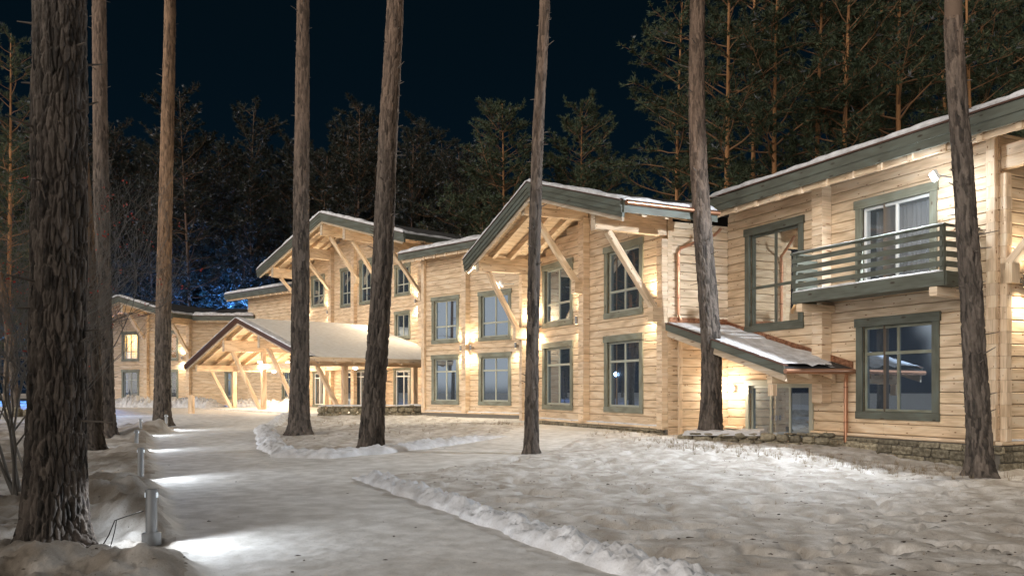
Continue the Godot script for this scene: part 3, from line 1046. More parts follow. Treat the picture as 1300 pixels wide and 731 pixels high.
func gable_house() -> void:
	var C := Vector2(4.70, -24.9)
	var u := Vector2(0.425, 0.905).normalized()
	var A := C - u * 8.8
	var win := [[5.19, 7.5, 4.05, 6.49], [5.19, 7.5, 0.9, 3.47], [0.6, 3.0, 4.05, 6.49], [0.6, 3.0, 0.9, 3.47]]
	var slope := (8.5 - 6.72) / 5.7
	var lim := func(y: float) -> Array:
		var half := (8.5 - 0.16 - y) / slope
		return [maxf(0.0, 4.8 - half), minf(8.8, 4.8 + half)]
	var xf := log_wall(A, C, 0.55, 8.3, lim, holes_of(win), true)
	window_pair(xf, 5.19, 7.5, "beside the tall copper downpipe")
	window_pair(xf, 0.6, 3.0, "left of the middle log column of the gable")
	log_ends(xf, 4.0, 0.55, 7.7, 0.26, 0.36, true)
	log_ends(xf, 8.66, 0.45, 6.2, 0.22, 0.28, true)
	log_ends(xf, 0.12, 0.45, 6.2, 0.75, 0.24, true)
	gable_roof(xf, 4.8, 8.5, -0.9, 10.5, 6.72, 2.7, -0.45, {"rafters": [0.45, 1.2, 1.95], "behind": [[-0.9, -8.0], [8.9, -8.0]]})
	outrigger(xf, 8.66, 6.30, 2.5, 4.12, {"h": 0.60, "foot_out": 0.42, "grip": 0.82})
	outrigger(xf, 4.0, 7.62, 2.5, 5.45, {"h": 0.52, "foot_out": 0.45, "grip": 0.85})
	outrigger(xf, 0.12, 6.20, 2.55, 4.05, {"h": 0.58, "foot_out": 0.9, "grip": 0.84})
	ledge(xf, 0.0, 8.8, 0.55, 0.0)
	var g := holder("gutter", lodge, xf)
	var mb := MB.new()
	mb.tube([Vector3(10.62, 6.68, 2.66), Vector3(10.62, 6.66, -0.45)], [0.07, 0.07], 12)
	part("gutter_trough", mb, M.copper, g)
	sconce(xf, 8.2, 4.30, 0.0, 13.0, 13.0, "steel up and down lamp by the copper downpipe corner of the gable")
	sconce(xf, 0.42, 4.15, 0.0, 13.0, 13.0, "steel up and down lamp beside the left buttress of the gable")
	sconce(xf, 3.55, 4.15, 0.0, 6.0, 6.0, "steel up and down lamp beside the middle log column of the gable")
	flood(xf, 0.12, 5.75, 1.6, Vector3(-0.55, -0.5, 0.85), 70.0, 78, Color(1.0, 0.95, 0.86), "white twin flood lamp hung under the gable overhang")
	# low stones and snow before the gable
	var st := holder("stone_facing", lodge)
	stones(st, xf * Transform3D(Basis.IDENTITY, Vector3(5.0, 0, 0.18)), 3.8, func(_x): return 0.15, func(_x): return 0.45, Vector2(0.34, 0.2), 0.2)
	stones(st, xf * Transform3D(Basis.IDENTITY, Vector3(0.1, 0, 0.10)), 4.8, func(_x): return 0.2, func(_x): return 0.45, Vector2(0.36, 0.13), 0.12)

func middle_wing() -> void:
	var A := Vector2(-4.72, -43.9)
	var B := Vector2(1.6, -37.73)
	var win := [[0.72, 2.85, 4.05, 6.49], [0.72, 2.85, 0.9, 3.47], [4.3, 6.55, 4.05, 6.49], [4.3, 6.55, 0.9, 3.47]]
	var xf := log_wall(A, B, 0.55, 8.75, null, holes_of(win), false)
	window_pair(xf, 0.72, 2.85, "next to the snowy entrance canopy")
	window_pair(xf, 4.3, 6.55, "between the slim column and the gable buttress")
	log_ends(xf, 3.5, 0.55, 8.5, 0.3, 0.3)
	log_ends(xf, 0.12, 0.45, 8.5, 0.16, 0.24)
	eave_roof(xf, -0.94, 9.2, 8.51, 0.32, 0.9, 9.0, 0.30, {"snow": 0.2})
	ledge(xf, 0.0, 8.8, 0.55, 0.05)
	sconce(xf, 3.15, 3.75, 0.0, 10.0, 13.0, "steel up and down lamp on the canopy side of the slim column")
	sconce(xf, 3.9, 3.75, 0.0, 10.0, 13.0, "steel up and down lamp on the gable side of the slim column")
	sconce(xf, 7.0, 3.75, 0.0, 8.0, 10.0, "steel up and down lamp in the recess behind the gable buttress")

func hall_gable() -> void:
	var u := Vector2(0.66, 0.751).normalized()
	var mid := Vector2(-10.48, -57.0)
	var A := mid - u * 8.4
	var B := mid + u * 8.4
	var slope := (13.4 - 10.65) / 9.9
	var lim := func(y: float) -> Array:
		var half := (13.4 - 0.16 - y) / slope
		return [maxf(0.0, 8.4 - half), minf(16.8, 8.4 + half)]
	var win := [[12.72, 14.53, 7.68, 9.75], [12.72, 14.53, 4.9, 6.73], [12.6, 14.7, 0.4, 3.1], [6.2, 9.2, 0.4, 3.1], [1.6, 3.4, 0.4, 3.1], [5.72, 7.35, 7.5, 10.3], [8.3, 10.0, 7.5, 10.6], [1.35, 3.42, 7.8, 10.2]]
	var xf := log_wall(A, B, 0.4, 13.2, lim, holes_of(win), false)
	window(xf, 12.72, 14.53, 7.68, 9.75, 0.34)
	window(xf, 12.72, 14.53, 4.9, 6.73, 0.0)
	window(xf, 5.72, 7.35, 7.5, 10.3, 0.34)
	window(xf, 8.3, 10.0, 7.5, 10.6, 0.34)
	window(xf, 1.35, 3.42, 7.8, 10.2, 0.34)
	var dn := {"name": "entrance_door", "sash": M.white, "trim": 0.16}
	window(xf, 12.6, 14.7, 0.4, 3.1, 0.84, dn)
	window(xf, 6.2, 9.2, 0.4, 3.1, 0.84, {"name": "entrance_door", "sash": M.white, "trim": 0.12, "lights": 4})
	window(xf, 1.6, 3.4, 0.4, 3.1, 0.84, dn)
	for s in [4.6, 7.8, 11.2, 15.9]:
		log_ends(xf, s, 0.4, minf(lim_top(s, 8.4, 13.4, slope), 12.4), 0.28, 0.4)
	gable_roof(xf, 8.4, 13.4, -1.5, 18.3, 10.65, 3.0, -10.0, {"rafters": [0.5, 1.3, 2.1], "barge": 0.5, "snow": 0.2})
	outrigger(xf, 0.8, 9.95, 2.85, 7.85, {"h": 0.7, "w": 0.26, "brace": 0.3})
	outrigger(xf, 4.6, 11.0, 2.85, 8.8, {"h": 0.7, "w": 0.26, "brace": 0.3})
	outrigger(xf, 8.2, 12.0, 2.85, 9.4, {"h": 0.7, "w": 0.26, "brace": 0.3})
	outrigger(xf, 11.2, 11.3, 2.85, 8.7, {"h": 0.7, "w": 0.26, "brace": 0.3})
	outrigger(xf, 15.9, 9.95, 2.85, 7.6, {"h": 0.7, "w": 0.26, "brace": 0.3})
	sconce(xf, 4.1, 7.3, 0.0, 24.0, 18.0, "steel up and down lamp left of the hall windows under the top gable")
	sconce(xf, 10.6, 7.0, 0.0, 18.0, 20.0, "steel up and down lamp right of the hall windows under the top gable")
	sconce(xf, 0.7, 6.6, 0.0, 18.0, 18.0, "steel up and down lamp at the far corner of the tall hall")
	sconce(xf, 15.3, 7.2, 0.0, 20.0, 20.0, "steel up and down lamp by the hall corner above the canopy")
	# low wing between the hall and the left wing
	var P := Vector2(-22.0, -68.8)
	var w6 := [[5.2, 6.7, 0.9, 3.3]]
	var x6 := log_wall(P, A, 0.4, 9.5, null, holes_of(w6), false)
	window(x6, 5.2, 6.7, 0.9, 3.3, 0.7)
	eave_roof(x6, -2.0, 8.4, 9.2, 0.42, 1.0, 7.0, 0.25, {"snow": 0.2})

func lim_top(s: float, mid: float, top: float, slope: float) -> float:
	return top - absf(s - mid) * slope - 0.4

func left_wing() -> void:
	var A := Vector2(-34.5, -71.5)
	var B := Vector2(-26.5, -68.6)
	var slope := (9.3 - 7.75) / 5.5
	var lim := func(y: float) -> Array:
		var half := (9.3 - 0.16 - y) / slope
		return [maxf(-2.0, 3.4 - half), minf(8.5, 3.4 + half)]
	var win := [[0.93, 2.83, 0.8, 3.4], [0.93, 2.83, 4.1, 6.65], [5.3, 7.0, 0.8, 3.4], [5.3, 7.0, 4.1, 6.65]]
	var xf := log_wall(A, B, 0.35, 9.1, lim, holes_of(win), false)
	for q in win:
		window(xf, q[0], q[1], q[2], q[3], 0.70 if q[2] < 2 else 0.30, {"glass": M.glass})
	curtain(xf, 1.1, 2.7, 4.0, 6.5, "pale curtain in the one lit yellow window of the lodge", M.pale_curtain, "")
	var lamp := thing("ceiling_lamp", "warm round ceiling lamp inside the lit upper room of the far wing", "ceiling lamp", xf * Vector3(1.9, 6.2, -1.4))
	var g := MB.new()
	g.tube([Vector3(0, 0, 0), Vector3(0, 0.02, 0), Vector3(0, 0.10, 0), Vector3(0, 0.12, 0)], [0.05, 0.16, 0.16, 0.04], 14)
	part("lamp_shade", g, M.warm_glow, lamp)
	var rd := MB.new()
	rd.tube([Vector3(0, 0.12, 0), Vector3(0, 0.3, 0)], [0.015, 0.015], 6)
	part("rod", rd, M.steel, lamp)
	omni(lamp, Vector3(0, -0.12, 0.0), 14.0, Color(1.0, 0.80, 0.45), 0.1)
	log_ends(xf, 3.75, 0.35, 8.0, 0.3, 0.34)
	log_ends(xf, 8.2, 0.35, 7.2, 0.3, 0.34)
	gable_roof(xf, 3.4, 9.3, -2.1, 8.9, 7.75, 2.8, -9.0, {"snow": 0.2})
	outrigger(xf, 3.55, 8.05, 2.6, 5.9, {"h": 0.6, "brace": 0.3})
	outrigger(xf, 8.2, 7.0, 2.6, 4.7, {"h": 0.6, "brace": 0.3})
	ledge(xf, 0.0, 8.5, 0.35, 0.0)
	sconce(xf, 7.5, 4.3, 0.0, 14.0, 20.0, "steel up and down lamp near the brace of the far left wing")
	var P := Vector2(-22.0, -68.8)
	var w2 := [[2.6, 3.6, 0.9, 3.3]]
	var x2 := log_wall(B, P, 0.35, 7.6, null, holes_of(w2), false)
	window(x2, 2.6, 3.6, 0.9, 3.3, 0.7)
	eave_roof(x2, 0.3, 5.2, 7.35, 0.36, 0.9, 9.0, 0.16, {"snow": 0.25})

func canopy() -> void:
	var O := Vector2(-17.0, -51.0)
	var xf := frame_at(O, O + Vector2(0.617, 0.787))
	var r := gable_roof(xf, 0.0, 6.05, -10.5, 10.5, 3.35, 0.0, -9.4, {"rafters": [-0.7, -1.7, -2.7, -3.7, -4.7, -5.7], "barge": 0.24, "snow": 0.1, "eave_snow": false, "board": M.drip, "eave": M.timber, "eave_h": 0.2})
	r.set_meta("label", "wide entrance canopy roof under old snow")
	# settled snow on both slopes, with its own lumps and litter
	var f := noise(301, 0.5, 4)
	for side in [1, -1]:
		var rows := 44
		var cols := 40
		var p := PackedVector3Array()
		for i in rows:
			for j in cols:
				var s := lerpf(0.0, 10.52, float(i) / (rows - 1))
				var z := lerpf(-9.4, -0.35, float(j) / (cols - 1)) if side == 1 else lerpf(-0.35, -9.4, float(j) / (cols - 1))
				var edge := 0.0 if (i == rows - 1 or j == (cols - 1 if side == 1 else 0)) else 1.0
				p.append(Vector3(s * side, 6.05 - s * 2.7 / 10.5 + edge * (0.07 + 0.03 * f.get_noise_2d(s, z)), z))
		var mb := MB.new()
		mb.grid(p, rows, cols)
		for k in mb.n.size():
			if mb.n[k].y < 0:
				mb.n[k] = -mb.n[k]
		if side == 1:
			pass
		part("snow", flip_up(mb), M.roof_snow, r)
	var g := holder("canopy_frame", lodge, xf)
	for q in [[-8.6, 2.97, 0.42], [-3.05, 4.15, 0.72], [3.05, 4.15, 0.72], [8.8, 2.97, 0.42]]:
		var s: float = q[0]
		tbeam("beam", g, Vector3(s, q[1] + q[2] / 2, -9.0), Vector3(s, q[1] + q[2] / 2, -0.25), 0.26, q[2], M.timber)
		tbeam("beam_end", g, Vector3(s, q[1] + q[2] / 2, -0.248), Vector3(s, q[1] + q[2] / 2, -0.2), 0.3, q[2] + 0.04, M.weathered)
		for z in [-2.9, -7.4]:
			tbox("post", g, Vector3(s - 0.15, 0.2, z - 0.15), Vector3(s + 0.15, q[1] - 0.002, z + 0.15), M.timber, 0.02)
		var a := Vector3(s, q[1] - 0.01, -1.25 if q[1] < 3.5 else -0.8)
		var b := Vector3(s, 0.35, -2.66)
		tbeam("brace", g, b, a, 0.2, 0.28, M.timber, Vector3.RIGHT)
	for z in [-2.9, -7.4]:
		tbeam("tie_beam", g, Vector3(-8.44, 3.18, z), Vector3(8.64, 3.18, z), 0.22, 0.36, M.timber)
	# lamps under the canopy
	var k := 0
	for q in [[-3.05, 3.55, -2.66], [-3.05, 3.55, -4.6], [3.05, 3.55, -2.66], [6.0, 3.0, -5.0], [-6.5, 3.0, -5.0]]:
		var t := thing("canopy_lamp", ["round lamp on the first canopy post", "round lamp under the first tall canopy beam", "round lamp on the second canopy post", "round lamp under the canopy near the stone wall", "round lamp under the canopy near the left wing"][k], "lamp", xf * Vector3(q[0], q[1], q[2]))
		t.basis = xf.basis
		var mb := MB.new()
		mb.tube([Vector3(0, -0.13, 0), Vector3(0, -0.10, 0), Vector3(0, 0.0, 0), Vector3(0, 0.03, 0)], [0.06, 0.15, 0.15, 0.05], 14)
		part("lamp_globe", mb, M.white_glow, t)
		var rd := MB.new()
		var top: float = (4.14 if absf(q[0]) < 4 else 5.9 - absf(q[0]) * 0.257 - 0.3) - q[1]
		rd.tube([Vector3(0, 0.03, 0), Vector3(0, top, 0)], [0.012, 0.012], 6)
		part("stem", rd, M.steel, t)
		omni(t, Vector3(0, -0.22, 0), 12.0, Color(1.0, 0.92, 0.80), 0.14)
		k += 1

func flip_up(mb: MB) -> MB:
	for k in range(0, mb.i.size(), 3):
		var a := mb.v[mb.i[k]]
		var b := mb.v[mb.i[k + 1]]
		var d := mb.v[mb.i[k + 2]]
		# clockwise from above means the cross product points down
		if (b - a).cross(d - a).y > 0:
			var s := mb.i[k + 1]
			mb.i[k + 1] = mb.i[k + 2]
			mb.i[k + 2] = s
	for k in mb.n.size():
		if mb.n[k].y < 0:
			mb.n[k] = -mb.n[k]
	return mb

# ------------------------------------------------------------------ ground
const SPOTS := [[0, -3, 0], [-3, -9, 0], [-7, -15, -0.02], [-11, -23, -0.06], [-14, -33, 0.03], [-20, -45, 0.25], [-20, -59, 0.29], [-9, -43, 0.3], [-4, -43, 0.28], [0, -36, 0.3], [1, -31, 0.33], [3, -27, 0.35], [4.5, -23.5, 0.30], [7, -21, 0.17], [9, -17, -0.10], [10.5, -16.5, -0.15], [6, -12, -0.1], [2, -15, 0.02], [0, -20, 0.1], [-3, -25, 0.15], [-6, -30, 0.2], [-30, -68, 0.25], [-40, -60, 0.2], [12, -14, -0.15], [20, -16, -0.15], [-15, -9, 0], [-30, -30, 0.1], [-12, -47, 0.28], [6, -6, -0.05], [0, -90, 0.3], [40, -50, 0.2], [-70, -90, 0.3]]
const LAWN := [[-2.65, -15.3], [-0.52, -11.0], [0.58, -8.7], [1.37, -7.2], [2.8, -3.0], [40, -3.0], [40, -30], [4.7, -24.6], [2.3, -25.5], [0.9, -20.8], [-0.9, -17.4]]
const ISLAND := [[-10.4, -35.8], [-9.3, -30.9], [-6.5, -22.4], [-5.4, -19.9], [-4.2, -19.4], [-3.2, -20.5], [-2.0, -22.6], [-0.2, -26.0], [0.9, -31.8], [-4.3, -43.2], [-10.2, -42.4], [-11.4, -40]]
const VERGE := [[-1.9, -4.0], [-2.5, -6.6], [-3.15, -8.3], [-4.2, -10.2], [-6.55, -15.4], [-10.1, -23.1], [-12.6, -28.9], [-13.5, -34.5], [-15.5, -36.0], [-30, -37.5], [-80, -38], [-80, 6], [-5, 6]]
const HEAPS := [[-3.35, -6.9, 1.1, 0.55, 0.26], [-5.2, -7.2, 1.6, 0.7, 0.16], [-2.75, -7.35, 0.4, 0.35, 0.14], [-4.5, -9.9, 0.8, 0.45, 0.26], [-3.95, -10.15, 0.5, 0.5, 0.26], [-5.6, -11.8, 1.3, 0.7, 0.28], [-6.2, -13.6, 1.1, 0.6, 0.26], [-7.2, -17.2, 0.9, 0.8, 0.26], [-8.4, -19.6, 1.2, 0.9, 0.25], [-9.6, -21.6, 1.0, 0.7, 0.25], [-10.9, -25.2, 1.1, 0.8, 0.34], [-12.2, -27.4, 1.2, 0.8, 0.34], [-13.6, -31.4, 1.4, 1.0, 0.4], [-15.1, -36.0, 1.4, 0.6, 0.3], [-9.0, -12.5, 1.5, 1.0, 0.3], [-10.8, -16.6, 1.8, 1.2, 0.22], [-14, -22, 2.2, 1.5, 0.25], [-20, -29, 3, 1.6, 0.25], [-7.4, -9.4, 1.5, 0.8, 0.2]]

var gn_a: FastNoiseLite
var gn_b: FastNoiseLite
var gn_c: FastNoiseLite
var gn_d: FastNoiseLite

func base_height(x: float, z: float) -> float:
	var sw := 0.0
	var sy := 0.0
	for s in SPOTS:
		var d: float = (x - s[0]) * (x - s[0]) + (z - s[1]) * (z - s[1]) + 5.0
		var w := 1.0 / (d * d)
		sw += w
		sy += w * s[2]
	return sy / sw

# signed distance to an outline, positive inside
func inside(poly: Array, x: float, z: float) -> float:
	var best := 1e9
	var into := false
	var n := poly.size()
	var j := n - 1
	for i in n:
		var ax: float = poly[i][0]
		var az: float = poly[i][1]
		var bx: float = poly[j][0]
		var bz: float = poly[j][1]
		var ex := bx - ax
		var ez := bz - az
		var k := clampf(((x - ax) * ex + (z - az) * ez) / (ex * ex + ez * ez), 0, 1)
		var dx := x - ax - ex * k
		var dz := z - az - ez * k
		best = minf(best, dx * dx + dz * dz)
		if (az > z) != (bz > z) and x < ex * (z - az) / ez + ax:
			into = not into
		j = i
	return sqrt(best) if into else -sqrt(best)

# footprints in the lawn and old tracks, kept in cells of one metre
var prints := {}
func make_prints() -> void:
	var g := RandomNumberGenerator.new()
	g.seed = 71
	var put := func(x: float, z: float, a: float, r: float, deep: float) -> void:
		for cx in [-1, 0, 1]:
			for cz in [-1, 0, 1]:
				var key := Vector2i(int(floor(x)) + cx, int(floor(z)) + cz)
				if not prints.has(key):
					prints[key] = []
				prints[key].append([x, z, cos(a), sin(a), r, deep])
	for k in 900:
		put.call(g.randf_range(-2.5, 13), g.randf_range(-22, -5.5), g.randf() * PI, g.randf_range(0.06, 0.15), g.randf_range(0.03, 0.08))
	for k in 160:
		put.call(g.randf_range(-9, 0), g.randf_range(-40, -20), g.randf() * PI, g.randf_range(0.1, 0.2), g.randf_range(0.03, 0.07))
	# two lines of steps across the lawn
	for w in [[Vector2(-1.2, -16.0), Vector2(6.5, -20.0)], [Vector2(2.2, -7.2), Vector2(8.4, -15.2)], [Vector2(9.5, -9.0), Vector2(3.0, -22.0)]]:
		var d: Vector2 = (w[1] - w[0])
		var n := int(d.length() / 0.62)
		for k in n:
			var p: Vector2 = w[0] + d * k / n + d.orthogonal().normalized() * (0.11 if k % 2 == 0 else -0.11)
			put.call(p.x + g.randf_range(-0.06, 0.06), p.y + g.randf_range(-0.06, 0.06), d.angle() + g.randf_range(-0.2, 0.2), 0.15, g.randf_range(0.06, 0.10))

func print_depth(x: float, z: float) -> float:
	var h := 0.0
	for q in prints.get(Vector2i(int(floor(x)), int(floor(z))), []):
		var dx: float = x - q[0]
		var dz: float = z - q[1]
		var a: float = (dx * q[2] + dz * q[3]) / q[4]
		var b: float = (-dx * q[3] + dz * q[2]) / (q[4] * 0.55)
		var e := a * a + b * b
		if e < 4:
			h += q[5] * (exp(-e * e) - 0.22 * exp(-(e - 2.0) * (e - 2.0) * 3.0))
	return h

# [height, 0 path .. 1 snow, 1 on the dirty verge]
func ground_at(x: float, z: float) -> Array:
	var y := base_height(x, z)
	var d := Vector2(x, z).length()
	var lawn := 0.0
	var verge := 0.0
	if d < 75:
		var a := maxf(inside(LAWN, x, z), inside(ISLAND, x, z))
		var b := inside(VERGE, x, z)
		var wob := 0.12 * gn_b.get_noise_2d(x * 1.3, z * 1.3)
		lawn = smoothstep(-0.15, 0.45, a + wob)
		verge = smoothstep(-0.15, 0.4, b + wob)
	else:
		lawn = 1.0
	if z < -62 and x > -46 and d >= 75:
		lawn = 0.6
	var big := gn_a.get_noise_2d(x, z)
	var mid := gn_b.get_noise_2d(x * 0.8, z * 1.25)
	var fine := gn_c.get_noise_2d(x, z)
	if lawn > 0:
		var dips := gn_d.get_noise_2d(x * 1.0, z * 1.5)
		y -= lawn * print_depth(x, z)
		y += lawn * (0.05 + big * 0.05 + mid * 0.062 + fine * 0.022 - 0.11 * smoothstep(0.25, 0.5, dips))
	if verge > 0:
		var h := 0.0
		for q in HEAPS:
			var e: float = pow((x - q[0]) / q[2], 2) + pow((z - q[1]) / q[3], 2)
			if e < 8:
				h += q[4] * exp(-e * 1.1)
		y += verge * (0.03 + h * (1.0 + 0.55 * mid) + big * 0.05 + mid * 0.075 + fine * 0.06 + 0.03 * gn_c.get_noise_2d(x * 2.7, z * 2.7))
	var rest := (1.0 - lawn) * (1.0 - verge)
	y += rest * (big * 0.014 + fine * 0.005 + 0.006 * gn_d.get_noise_2d(x * 3, z * 3))
	return [y, maxf(lawn, verge), verge]

func gh(x: float, z: float) -> float:
	return ground_at(x, z)[0]

func build_ground() -> void:
	gn_a = noise(201, 0.16, 3)
	gn_b = noise(202, 0.75, 3)
	gn_c = noise(203, 3.2, 3)
	gn_d = noise(204, 0.95, 2)
	make_prints()
	var dirt := noise(205, 0.35, 4)
	var rows := 400
	var cols := 400
	var pts := PackedVector3Array()
	var cc := PackedColorArray()
	var kind := PackedFloat32Array()
	for r in rows:
		var d := 4.2 * pow(150.0 / 4.2, float(r) / (rows - 1))
		for q in cols:
			var k := float(q) / (cols - 1) * 2 - 1
			var x := d * (k * 0.78 + k * k * k * 0.35)
			var g := ground_at(x, -d)
			pts.append(Vector3(x, g[0], -d))
			kind.append(g[1])
			var n := dirt.get_noise_2d(x, -d)
			var n2 := gn_b.get_noise_2d(x * 2.0 + 40, -d * 2.0)
			var c := Color(1, 1, 1)
			c = c.lerp(Color(0.76, 0.72, 0.67), clampf(0.30 + n * 0.9, 0, 1) * 0.4)
			if g[2] > 0.1:
				c = c.lerp(Color(0.50, 0.45, 0.39), g[2] * clampf(0.62 + n * 1.0 + n2 * 0.7, 0, 1))
			elif g[1] < 0.5:
				c = c.lerp(Color(0.74, 0.72, 0.69), clampf(0.40 + n * 1.1 + n2 * 0.3, 0, 1) * 0.35)
			cc.append(c)
	var all := MB.new()
	all.grid(pts, rows, cols, cc)
	var snow := MB.new()
	var way := MB.new()
	var remap := [PackedInt32Array(), PackedInt32Array()]
	for b in 2:
		remap[b].resize(pts.size())
		remap[b].fill(-1)
	for k in range(0, all.i.size(), 3):
		var s := kind[all.i[k]] + kind[all.i[k + 1]] + kind[all.i[k + 2]]
		var which := 0 if s > 1.5 else 1
		var mb: MB = snow if which == 0 else way
		for j in 3:
			var id := all.i[k + j]
			if remap[which][id] < 0:
				remap[which][id] = mb.v.size()
				mb.v.append(all.v[id]); mb.n.append(all.n[id]); mb.c.append(all.c[id]); mb.t.append(Vector2(all.v[id].x, all.v[id].z))
			mb.i.append(remap[which][id])
	struct("snowy_ground", flip_up(snow), M.lawn)
	struct("path", flip_up(way), M.path)
	# the same snow goes on beyond the detailed ground
	var wide := MB.new()
	wide.col = Color(0.9, 0.87, 0.83)
	for q in [[-400, -3.9, 400, 200], [-400, -400, 400, -149]]:
		wide.quad(Vector3(q[0], -0.02, q[3]), Vector3(q[2], -0.02, q[3]), Vector3(q[2], -0.02, q[1]), Vector3(q[0], -0.02, q[1]))
	for sx in [-1, 1]:
		var a := Vector3(4.7 * sx, -0.02, -4.0)
		var b := Vector3(400 * sx, -0.02, -4.0)
		var c := Vector3(400 * sx, -0.02, -150)
		var d := Vector3(169 * sx, -0.02, -150)
		wide.quad(a, b, c, d)
	struct("snow_field", flip_up(wide), M.lawn)

# a ridge of shovelled snow along a line of points
func snow_bank(label: String, line: Array, w: float, h: float, seed_: int, group := "", lumps := 1.0) -> void:
	var c := Curve3D.new()
	for q in line:
		c.add_point(Vector3(q[0], 0, q[1]))
	var mid: Vector3 = c.sample_baked(c.get_baked_length() / 2)
	var t := thing("snow_bank", label, "snow bank", Vector3(mid.x, gh(mid.x, mid.z), mid.z), group)
	var base := t.position
	var f := noise(seed_, 1.0, 3)
	var cell := noise(seed_ + 9, 4.2 / maxf(lumps, 0.3), 1, FastNoiseLite.TYPE_CELLULAR)
	cell.cellular_return_type = FastNoiseLite.RETURN_DISTANCE
	var L := c.get_baked_length()
	var n := maxi(int(L / 0.05), 20)
	n = mini(n, 420)
	var cols := 17
	var p := PackedVector3Array()
	var cc := PackedColorArray()
	for i in n + 1:
		var at := c.sample_baked(L * i / n)
		var nx := c.sample_baked(minf(L * i / n + 0.1, L))
		var pv := c.sample_baked(maxf(L * i / n - 0.1, 0))
		var dir := (nx - pv).normalized()
		var side := Vector3(-dir.z, 0, dir.x)
		var fade := minf(1.0, minf(float(i), float(n - i)) / (n * 0.06 + 1))
		var hk := h * fade * (0.85 + 0.5 * f.get_noise_1d(L * i / n * 1.2))
		for j in cols:
			var a := float(j) / (cols - 1) * 2 - 1
			var q := at + side * a * w * 0.5 * (1 + 0.3 * f.get_noise_1d(L * i / n + 300))
			var lump := cell.get_noise_2d(q.x, q.z) * 0.5 + 0.5
			var shape := pow(maxf(0.0, 1 - a * a), 0.8)
			var y := shape * hk * (0.55 + 1.25 * (0.6 - lump) + 0.4 * f.get_noise_2d(q.x * 3, q.z * 3)) + shape * 0.03 * f.get_noise_2d(q.x * 14, q.z * 14)
			if j == 0 or j == cols - 1:
				y = -0.06
			q.y = gh(q.x, q.z) * 0.0 + base_height(q.x, q.z) + 0.01 + y
			p.append(q - base)
			var dk := clampf(0.5 + 1.2 * f.get_noise_2d(q.x * 2 + 70, q.z * 2), 0, 1)
			cc.append(Color(1, 1, 1).lerp(Color(0.70, 0.67, 0.63), dk * 0.5))
	var mb := MB.new()
	mb.grid(p, n + 1, cols, cc)
	part("snow", flip_up(mb), M.snow, t)

# a smooth line through the points of a bent trunk, at height y
func bend_at(b: Array, y: float) -> Vector3:
	var n := b.size()
	var k := 0
	while k < n - 2 and y > b[k + 1][1]:
		k += 1
	var f: float = clampf((y - b[k][1]) / (b[k + 1][1] - b[k][1]), 0, 1)
	var p0: Array = b[maxi(k - 1, 0)]
	var p3: Array = b[mini(k + 2, n - 1)]
	return Vector3(cubic_interpolate(b[k][0], b[k + 1][0], p0[0], p3[0], f), y, cubic_interpolate(b[k][2], b[k + 1][2], p0[2], p3[2], f))

